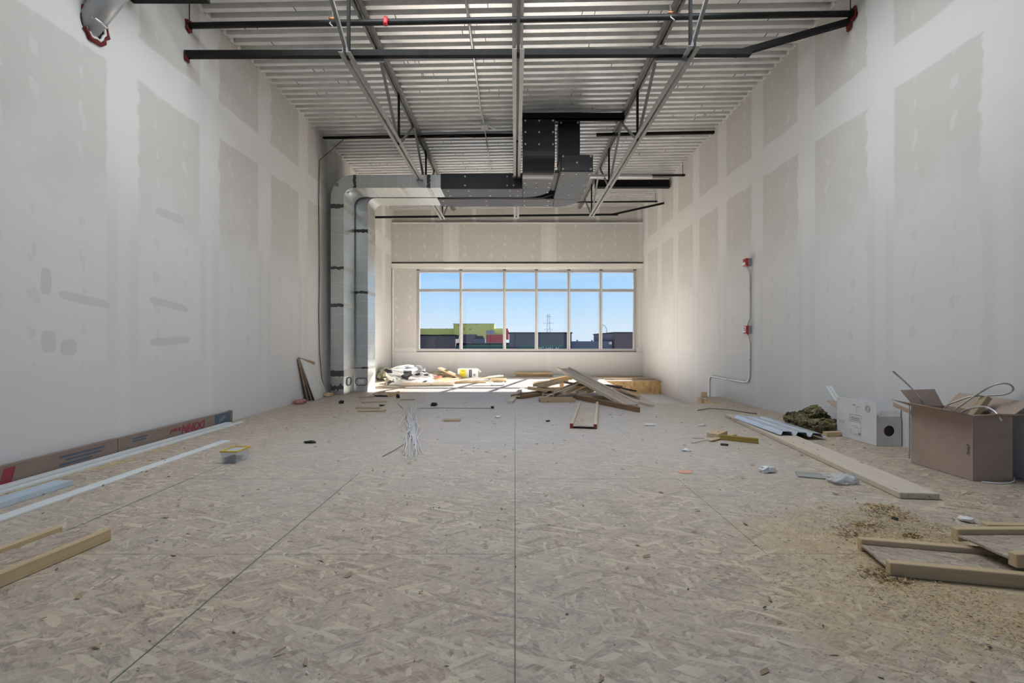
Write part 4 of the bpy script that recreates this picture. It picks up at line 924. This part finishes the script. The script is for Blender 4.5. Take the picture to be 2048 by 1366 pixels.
printed(t, [(.44,.52,.15,.18)], 'faint_stamp', plain('faint_print', (.55, .57, .60), .8))
printed(t, [(.28,.32,.362,.370), (.235,.25,.345,.358), (.262,.264,.30,.35)], 'printed_mark')
rg = MB(); rg.tube([(-.0015, .11+.03*math.cos(a), .352+.033*math.sin(a)) for a in [2*math.pi*i/16 for i in range(18)]], .0022, 5); rg.tube([(-.0015, .11+.016*math.cos(a), .352+.018*math.sin(a)) for a in [2*math.pi*i/12 for i in range(14)]], .002, 5); rg.build('round_stamp', m_ink, t)
t2 = thing('metal_offcut', 'thin metal channel leaning out of the back of the white carton', 'strip', (0,0,0))
MB().bar((3.66, 5.02, .16), (3.655, 5.36, .50), .05, .004, (1,0,0)).bar((3.637, 5.02, .17), (3.632, 5.36, .51), .004, .02, (1,0,0)).bar((3.684, 5.02, .17), (3.679, 5.36, .51), .004, .02, (1,0,0)).build('channel', m_track, t2)
t2 = thing('cardboard_tray', 'folded brown cardboard tray wedged between the two big boxes', 'cardboard', (3.70, 4.15, .0))
quad('panel', [(-.09,-.10,.33), (.09,-.14,.27), (.09,.22,.35), (-.09,.24,.41)], m_card, t2, .006); quad('rim', [(-.09,-.10,.33), (-.09,.24,.41), (-.092,.24,.45), (-.092,-.10,.37)], m_card, t2); quad('rim', [(-.09,-.10,.336), (.09,-.14,.276), (.088,-.155,.316), (-.092,-.115,.376)], m_cardin, t2)

# big brown box
BX, BY, BW, BL, BH = 3.372, 3.388, .295, .53, .485
t = thing('brown_box', 'large open brown cardboard box with flaps spread, closest box at right', 'box', (BX, BY, 0))
MB().box(0, .005, 0, BL, .001, BH).build('left_side', m_cardp, t, .002); MB().box(.005, BW, 0, .005, .001, BH).build('front_side', m_card, t, .002)
MB().box(BW-.005, BW, .005, BL, .001, BH).build('right_side', m_card, t); MB().box(.005, BW-.005, BL-.005, BL, .001, BH).build('back_side', m_card, t); MB().box(.005, BW-.005, .005, BL-.005, .001, .006).build('bottom', m_cardin, t)
quad('flap', [(0,.0,BH), (-.14,.02,BH+.035), (-.145,BL+.02,BH+.05), (0,BL,BH)], m_cardp, t)
quad('flap', [(0,0,BH), (BW,0,BH), (BW+.03,-.15,BH+.030), (.02,-.14,BH+.035)], m_cardp, t)
quad('flap', [(BW,0,BH), (BW,BL,BH), (BW+.115,BL,BH+.11), (BW+.115,-.02,BH+.10)], m_cardp, t)
quad('flap', [(.02,BL,BH-.005), (BW-.02,BL,BH-.005), (BW-.06,BL+.04,BH+.135), (-.05,BL+.05,BH+.125)], m_card, t)
Mt = Matrix(((0,0,-1,-.0006),(0,-1,0,.055),(1,0,0,.20),(0,0,0,1)))
Mt = Matrix(((0,0,-1,-.0006),(0-1,0,0,.0),(0,1,0,0),(0,0,0,1))) @ Matrix.Identity(4)
# handwriting runs upward on the left side, near the front corner
Mw = Matrix(((0,0,-1,-.0004),(0,1,0,.03),(1,0,0,.185),(0,0,0,1)))
letter('70467', .032, m_inkd, t, Mw, 'LEFT', .1, 0, 'handwriting')
# contents
def loop(name, label, pts, r, m, ridges=True):
    t = thing(name, label, 'conduit', pts[0], 'flexible conduit lengths in the brown box'); p0 = Vector(pts[0])
    P_ = [Vector(p)-p0 for p in pts]; out = []
    for i in range(len(P_)-1):
        a, b_, c_, d = P_[max(i-1, 0)], P_[i], P_[i+1], P_[min(i+2, len(P_)-1)]
        for k in range(6):
            u = k/6; out.append(.5*((2*b_)+(c_-a)*u+(2*a-5*b_+4*c_-d)*u*u+(3*b_-a-3*c_+d)*u**3))
    out.append(P_[-1]); n_ = len(out)
    fine = []
    for i in range(n_-1):
        for k in range(4): fine.append(out[i].lerp(out[i+1], k/4))
    fine.append(out[-1])
    MB().tube(fine, [r*(1.0 if (i % 2) else .80) for i in range(len(fine))] if ridges else r, 7).build('sheath', m, t)
    return t
def B(x, y, Y): return tuple(P(x, y, Y))
loop('flexible_conduit', 'flexible metal conduit looping high over the right of the brown box', [B(1884,852,3.78), B(1890,815,3.76), B(1915,802,3.70), B(1942,793,3.64), B(1975,791,3.56), B(2008,789,3.49), B(2023,783,3.47), B(2026,775,3.46), B(2018,768,3.47), B(2002,767,3.49), B(1983,772,3.53), B(1955,788,3.6), B(1930,805,3.65), B(1906,824,3.7), B(1899,852,3.73)], .0075, m_flex)
loop('flexible_conduit', 'flexible metal conduit folded in a narrow loop rising left out of the brown box', [B(1850,845,3.87), B(1846,808,3.87), B(1830,784,3.88), B(1812,766,3.9), B(1789,746,3.93), B(1786,743,3.93), B(1791,746,3.92), B(1818,771,3.9), B(1836,792,3.87), B(1852,812,3.85), B(1857,845,3.85)], .006, m_flex)
loop('flexible_conduit', 'pale cable end arching over the front edge of the brown box', [B(1908,856,3.68), B(1920,828,3.62), B(1945,816,3.53), B(1970,814,3.44), B(1988,822,3.37), B(1998,833,3.33), B(2003,842,3.32)], .008, m_emt, False)
loop('flexible_conduit', 'grey cable tucked between the big brown box and the carton beside it', [(3.372, 3.935, .50), (3.366, 3.925, .42), (3.364, 3.922, .30), (3.364, 3.922, .18), (3.368, 3.93, .03)], .006, m_flex, False)
loop('flexible_conduit', 'thin white cable on the floor at the foot of the brown box', [(3.40, 3.35, .008), (3.52, 3.32, .006), (3.64, 3.36, .008), (3.74, 3.45, .01)], .005, m_wire, False)
o = MB().bar((3.545, 3.60, .40), (3.665, 3.57, .60), .06, .04).build('lumber_block', m_lum2, None, .003); tag(o, 'lumber offcut sticking out of the right of the brown box', 'block')
o = MB().box(3.42, 3.60, 3.66, 3.80, .40, .46).build('cardboard_scrap', m_card, None, .004); tag(o, 'torn cardboard lying inside the top of the brown box', 'cardboard')
tag(MB().box(3.47, 3.60, 3.44, 3.56, .38, .465).build('carton_scrap', m_cardp, None, .004), 'small pale carton inside the front of the brown box', 'cardboard')

# small things on the right floor
board('lumber_block', 'square lumber block behind the splinters on the right floor', 'block', (2.12, 4.93, 0), (2.30, 5.12, 0), .13, .045, m_lum)
board('yellow_lumber', 'short yellow-faced lumber stick left of the pale board', 'lumber', (2.15, 4.83, 0), (2.455, 4.64, 0), .035, .052, m_yel)
sp = 'wood splinters on the right floor'
board('wood_splinter', 'long thin wood splinter under the square lumber block', 'scrap', (1.80, 4.67, 0), (2.28, 5.0, 0), .03, .008, m_plank, sp)
board('wood_splinter', 'thin wood splinter crossing behind the yellow stick', 'scrap', (2.0, 4.72, .009), (2.42, 5.05, .009), .045, .01, m_lum, sp)
board('wood_splinter', 'short dark splinter left of the square lumber block', 'scrap', (1.89, 4.90, 0), (2.0, 4.87, 0), .015, .006, m_lum2, sp)
board('grey_tile_scrap', 'flat grey rectangular scrap left of the pale board', 'scrap', (2.175, 3.555, 0), (2.34, 3.49, 0), .14, .012, m_grey)
tag(lump('plastic_wrapper', m_foam, (.10, .06, .045), 61, .6, 6, 2.4, loc=(1.99, 3.62, 0)), 'crumpled white plastic wrapper on the right floor', 'wrapper')
tag(lump('plastic_bag', m_film, (.17, .12, .05), 66, .7, 8, 2.4, loc=(2.40, 3.36, 0)), 'clear plastic film crumpled against the pale board', 'bag')
tag(MB().add([(-.055,-.03,.004),(.03,-.035,.004),(.06,.03,.010),(-.01,.045,.006),(-.06,.02,.004),(-.055,-.03,.001),(.03,-.035,.001),(.06,.03,.006),(-.01,.045,.003),(-.06,.02,.001)], [(0,1,2,3,4),(9,8,7,6,5),(0,5,6,1),(1,6,7,2),(2,7,8,3),(3,8,9,4),(4,9,5,0)]).build('pink_tag', m_pink), 'torn pink paper tag on the floor right of centre', 'paper').location = (1.345, 3.62, 0)
tag(lump('foam_scrap', m_foam, (.055, .05, .028), 71, .5, 5, 2.2, loc=(2.58, 2.63, 0)), 'white foam scrap behind the right-edge joist offcuts', 'scrap')
tag(MB().tube([(2.72, 6.86, .004), (2.95, 6.95, .02), (3.2, 6.78, .018), (3.42, 6.50, .004)], .007, 6).build('dark_cable', m_wired), 'dark curved cable on the floor before the right wall', 'cable')
board('dark_stick', 'short dark stick near the right wall behind the ribbed steel', 'scrap', (3.20, 5.78, 0), (3.36, 5.72, 0), .04, .02, m_lumd)
board('metal_screw_strip', 'dark thin metal strip in the sawdust at lower right', 'strip', (2.02, 1.77, .003), (2.14, 1.60, .003), .008, .004, m_flex)
bits = ((620,886,.10,.05,.02,'black rubber scrap on the floor left of the white wires'), (868,812,.09,.06,.055,'dark green scrap on the floor right of the white wires'), (683,807,.08,.07,.045,'black knob scrap near the foot of the duct'), (796,796,.05,.05,.06,'small reddish-black scrap behind the white wires'), (763,812,.07,.04,.02,'thin black scrap beside the parallel board scraps'), (985,817,.05,.04,.03,'black scrap at the end of the straight dark wire'), (1449,891,.05,.03,.018,'black scrap in front of the yellow lumber stick'), (1096,843,.06,.03,.015,'black scrap left of the red-ended joist offcut'), (1790,1039,.03,.022,.012,'black scrap in the sawdust left of the white foam scrap'))
for i, (x, y, a, b_, h, lab) in enumerate(bits):
    tag(lump('black_scrap', m_bit, (a, b_, h), 80+i, .8, 5, 2.4, loc=G(x, y), rz=i), lab, 'scrap')
for i, (x, y, lab) in enumerate(((1300, 851, 'white paper scrap with dark edge in front of the dark plank'), (1372, 902, 'pale round wrapper scrap left of the splinters'), (1404, 852, 'white scrap behind the square lumber block'), (996, 835, 'white crumb near the centre of the floor'))):
    tag(lump('white_scrap', m_foam, (.07 if i else .13, .05, .02), 95+i, .7, 5, 2.4, loc=G(x, y)), lab, 'scrap')

# sawdust and crumbs nobody could count
def flakes(name, label, cat, m, n, fn, lmin, lmax, seed, th=.25):
    random.seed(seed); b_ = MB(); i = 0
    while i < n:
        q = fn()
        if q is None: continue
        x, y = q; i += 1
        if (OX < x and OY0 < y < OY1): continue
        l = random.uniform(lmin, lmax); w_ = l*random.uniform(.15, .5); a = random.uniform(0, 3.14); c_, s_ = math.cos(a), math.sin(a); z = random.uniform(.0012, .004); t0 = random.uniform(0, l*.3)
        pts = [(-l/2,-w_/2,z),(l/2,-w_/2,z+t0),(l/2,w_/2,z+t0+w_*th),(-l/2,w_/2,z+w_*th)]
        b_.add([(x+u*c_-v*s_, y+u*s_+v*c_, zz) for u, v, zz in pts], [(0,1,2,3)])
    return tag(b_.build(name, m), label, cat, kind='stuff')
def saw():
    x = random.gauss(2.0, .42); y = random.gauss(1.95, .52)
    if random.random() < .25: x, y = random.gauss(2.25, .28), random.gauss(2.75, .28)
    d = noise.noise(Vector((x*2.2, y*2.2, 3)))
    if d < random.uniform(-.35, .25) or y < .9: return None
    return x, y
flakes('sawdust', 'yellow sawdust strewn around the joist offcuts at lower right', 'sawdust', m_saw, 26000, saw, .002, .010, 5, .4)
def saw2():
    y = random.uniform(2.3, 4.6); x = random.gauss(-3.37, .035); return (x, y) if noise.noise(Vector((x*6, y*3, 9))) > random.uniform(-.4, .3) else None
flakes('sawdust', 'band of yellow sawdust beside the white tracks on the left', 'sawdust', m_saw, 2500, saw2, .004, .014, 6, .4)
heaps = ((1705,1070,.13), (1722,1050,.10), (1760,1015,.10), (1790,1030,.12), (1762,1148,.07), (1790,1160,.06), (1825,1072,.04), (1770,1090,.05))
def saw3():
    x, y, r = random.choice(heaps); p = G(x, y); return random.gauss(p.x, r*.6), random.gauss(p.y, r*.35)
flakes('wood_shavings', 'clumps of curled wood shavings behind the lower right joist offcut', 'shavings', m_saw, 2600, saw3, .005, .017, 8, .8)
def deb(): return random.uniform(-3.4, 3.5), 1.2+11*random.random()**1.3
flakes('dark_crumbs', 'dark crumbs scattered over the floor boards', 'debris', m_wired, 700, deb, .004, .018, 9, .6)
flakes('pale_crumbs', 'pale plaster crumbs scattered over the floor boards', 'debris', m_foam, 420, deb, .003, .012, 10, .6)
flakes('wood_chips', 'brown wood chips scattered over the floor boards', 'debris', m_lum2, 500, deb, .008, .04, 11, .5)

# ------------------------------------------------------------------ outside
asphalt = plain('asphalt', (.055, .055, .058), .95, spec=0); stucco = plain('slate_stucco', (.085, .085, .105), .9, var=.04, scale=.5, spec=0); stucco2 = plain('blue_grey_stucco', (.13, .15, .20), .9, var=.04, scale=.5, spec=0); stuccob = plain('brown_grey_stucco', (.10, .085, .095), .9, var=.04, scale=.5, spec=0)
greenf = plain('green_fascia', (.035, .11, .085), .7); roofg = plain('grey_roof_edge', (.010, .012, .016), .95, spec=0); red_b = plain('red_membrane', (.42, .035, .035), .8); purp = plain('dark_opening', (.10, .06, .09), .8); cream = plain('sign_letter', (.42, .46, .46), .6); steelo = plain('pylon_steel', (.25, .28, .32), .6); greyp = plain('grey_panel', (.26, .25, .27), .8)
k = NT('yellow_sheathing'); v_ = k.vor(k.mapping(k.pos(), (.8, 1, 1.0)), 1.0, 'Distance', rnd=.55); m_yelsh = k.bsdf(k.mix(k.step(v_, .16, .12), (.56, .53, .13), (.22, .24, .05)), .8)
struct(MB().box(-400, 400, 14.6, 900, -4.6, -4.5).build('ground', asphalt))
def bx(x0, x1, yt, D, yb=None): # building face from two pixel columns at distance D
    return (x0-CX)*D/F, (x1-CX)*D/F, H-(yt-CY)*D/F
D1 = 42.0
x0, x1, z1 = bx(760, 911, 672, D1)
t = thing('shop_block', 'dark brown-grey flat-roofed block at the lower left of the window', 'building', (x1, D1, -4.5)); MB().box(x0-x1, 0, 0, 2.5, 0, z1+4.5).build('wall', stuccob, t); MB().box(x0-x1-.1, .1, -.1, 2.5, z1+4.5, z1+4.62).build('parapet_cap', roofg, t)
x0, x1, z1 = bx(911, 1021, 690, D1)
t = thing('shop_block', 'low shop front with green fascia and grey roof edge left of the signed block', 'building', (x0+.01, D1+1, -4.5)); MB().box(0, x1-x0-.02, 0, 10, 0, z1+4.2).build('wall', greyp, t); MB().box(0, x1-x0-.02, -.12, 0, z1+3.2, z1+4.5).build('fascia', greenf, t); MB().box(0, x1-x0-.02, -.3, 10, z1+4.5, z1+4.68).build('roof_edge', roofg, t)
x0, x1, z1 = bx(1018.5, 1141.5, 667, D1)
t = thing('shop_block', 'taller slate block with a green shop sign in the middle of the window', 'building', (x0, D1-.6, -4.5)); W2 = x1-x0
MB().box(0, W2, 0, 11, 0, z1+4.5).build('wall', stucco, t); MB().box(-.08, W2+.08, -.08, 11, z1+4.5, z1+4.6).build('parapet_cap', roofg, t)
sx0, sx1, sz = bx(1040, 1125, 690.5, D1-.6); o = MB().box(sx0-x0, sx1-x0, -.12, -.005, sz+4.5-.95, sz+4.5).build('shop_sign', greenf, t)
cx0 = (1071-CX)*(D1-.6)/F-x0
for i, (ch, px) in enumerate((('Y', 1068.5), ('Y', 1076), ('C', 1081.5), ('H', 1091), ('A', 1097), ('L', 1103.5), ('A', 1109), ('L', 1115.5))):
    lo = link('sign_letter', text_mesh(ch, .46, 'LEFT', 0, .004), cream, o); lo.matrix_local = Matrix(((1,0,0,(px-CX)*(D1-.6)/F-x0),(0,0,-1,-.135),(0,1,0,sz+4.5-.33),(0,0,0,1)))
x0, x1, z1 = bx(1141, 1228, 682.5, D1)
t = thing('shop_block', 'low blue-grey parapet block right of the signed block', 'building', (x0+.1, D1+.4, -4.5)); MB().box(0, x1-x0-.2, 0, 10, 0, z1+4.5).build('wall', stucco2, t)
for px in (1154, 1184): q = (px-CX)*D1/F-x0; MB().tube([(q, .2, z1+4.5), (q, .2, z1+4.62)], .09, 8).build('roof_vent', steelo, t)
MB().box((1217-CX)*D1/F-x0, (1222-CX)*D1/F-x0, -.3, -.02, z1+4.5-.28, z1+4.5-.05).build('wall_lamp', m_foam, t)
x0, x1, z1 = bx(1227, 1330, 666.5, D1)
t = thing('shop_block', 'dark block at the right edge of the window', 'building', (x0, D1-.4, -4.5)); MB().box(0, x1-x0, 0, 11, 0, z1+4.5).build('wall', stuccob, t); MB().box(-.08, x1-x0, -.08, 11, z1+4.5, z1+4.6).build('parapet_cap', roofg, t)
t = thing('rooftop_unit', 'grey rooftop unit with a pale hood on the low shop roof', 'vent', ((957-CX)*46/F, 47, .75)); MB().box(-.6, .6, 0, .9, 0, .55).build('cabinet', stucco2, t); MB().add([(-.5,-.1,.55),(.5,-.1,.55),(.35,-.1,.85),(-.35,-.1,.85),(-.5,.9,.55),(.5,.9,.55),(.35,.9,.85),(-.35,.9,.85)], [(0,1,2,3),(7,6,5,4),(1,5,6,2),(4,0,3,7),(3,2,6,7)]).build('hood', roofg, t)
D2 = 88.0
t = thing('unfinished_building', 'unfinished building clad in yellow sheathing with red patches beyond the shops', 'building', (0, D2, -4.5))
def face(nm, m, px0, px1, py0, py1, off, dep): 
    a, b_, zt1 = bx(px0, px1, py0, D2); zb1 = H-(py1-CY)*D2/F
    return MB().box(a, b_, off, off+dep, max(zb1, -4.5)+4.5, zt1+4.5).build(nm, m, t)
face('wing_wall', m_yelsh, 760, 908, 657, 800, .3, 9); face('tower_wall', m_yelsh, 908, 989, 648, 800, -.8, 1.9); face('wing_wall', m_yelsh, 989, 1011, 657, 800, -.2, 8)
face('red_wrap', red_b, 1011, 1016, 657, 672, .0, 8); face('red_wrap', red_b, 1011, 1017.5, 661, 679, -.1, 8)
face('window_opening', purp, 927.5, 955, 669, 687, -.9, .09); face('window_opening', stucco2, 838, 859, 669, 672, .2, .09); face('window_opening', purp, 880, 907, 669, 672.5, .2, .09)
face('red_panel', red_b, 973, 1006, 669.5, 690, -.9, .09); face('grey_panel', greyp, 973, 988.5, 661, 669, -.9, .09); face('parapet_cap', greyp, 907, 990, 647.5, 648.3, -.9, 2)
# lattice pylon
Dp = 400.0; t = thing('lattice_pylon', 'steel lattice power pylon on the horizon', 'pylon', ((1097-CX)*Dp/F, Dp, -4.5)); hz = 29.5
for sx_ in (-1, 1): MB().bar((sx_*1.9, 0, 0), (sx_*.75, 0, hz), .32, .32).build('leg', steelo, t)
for i in range(9):
    z0, z1_ = 8+i*2.3, 10.3+i*2.3; w0, w1_ = 1.9-1.15*z0/hz, 1.9-1.15*z1_/hz; sgn = 1 if i % 2 else -1
    MB().bar((-sgn*w0, 0, z0), (sgn*w1_, 0, z1_), .16, .16).build('lattice_brace', steelo, t)
for z, h_ in ((27.4, 2.0), (21.5, 4.4), (16.2, 3.4)):
    MB().bar((-h_, 0, z), (h_, 0, z), .22, .22).build('cross_arm', steelo, t)
    for s_ in (-1, 1): MB().bar((s_*(h_-.1), 0, z), (s_*(h_-.1), 0, z-1.0), .18, .18).build('insulator', steelo, t)
Ds = 66.0; q = Ds/F; t = thing('street_light', 'tall curved street light right of the pylon', 'lamp', ((1214-CX)*q, Ds, -4.5))
MB().tube([(0, 0, 0), (0, 0, 6.5), (-.05, 0, 7.3), (-.3, 0, 7.75), (-.6, 0, 7.88)], [.09, .06, .05, .045, .04], 8).build('pole', steelo, t); MB().box(-.95, -.55, -.1, .1, 7.84, 7.94).build('lamp_head', steelo, t)
tag(MB().tube([((1209-CX)*q, Ds+4, -4.5), ((1209-CX)*q, Ds+4, 1.7)], .12, 6).tube([((1206.5-CX)*q, Ds+4, -4.5), ((1206.5-CX)*q, Ds+4, 1.5)], .12, 6).tube([((1207-CX)*q, Ds+4, 1.5), ((1211-CX)*q, Ds+4, 1.62)], .1, 6).build('roof_railing', steelo), 'small grey railing frame left of the street light', 'railing')
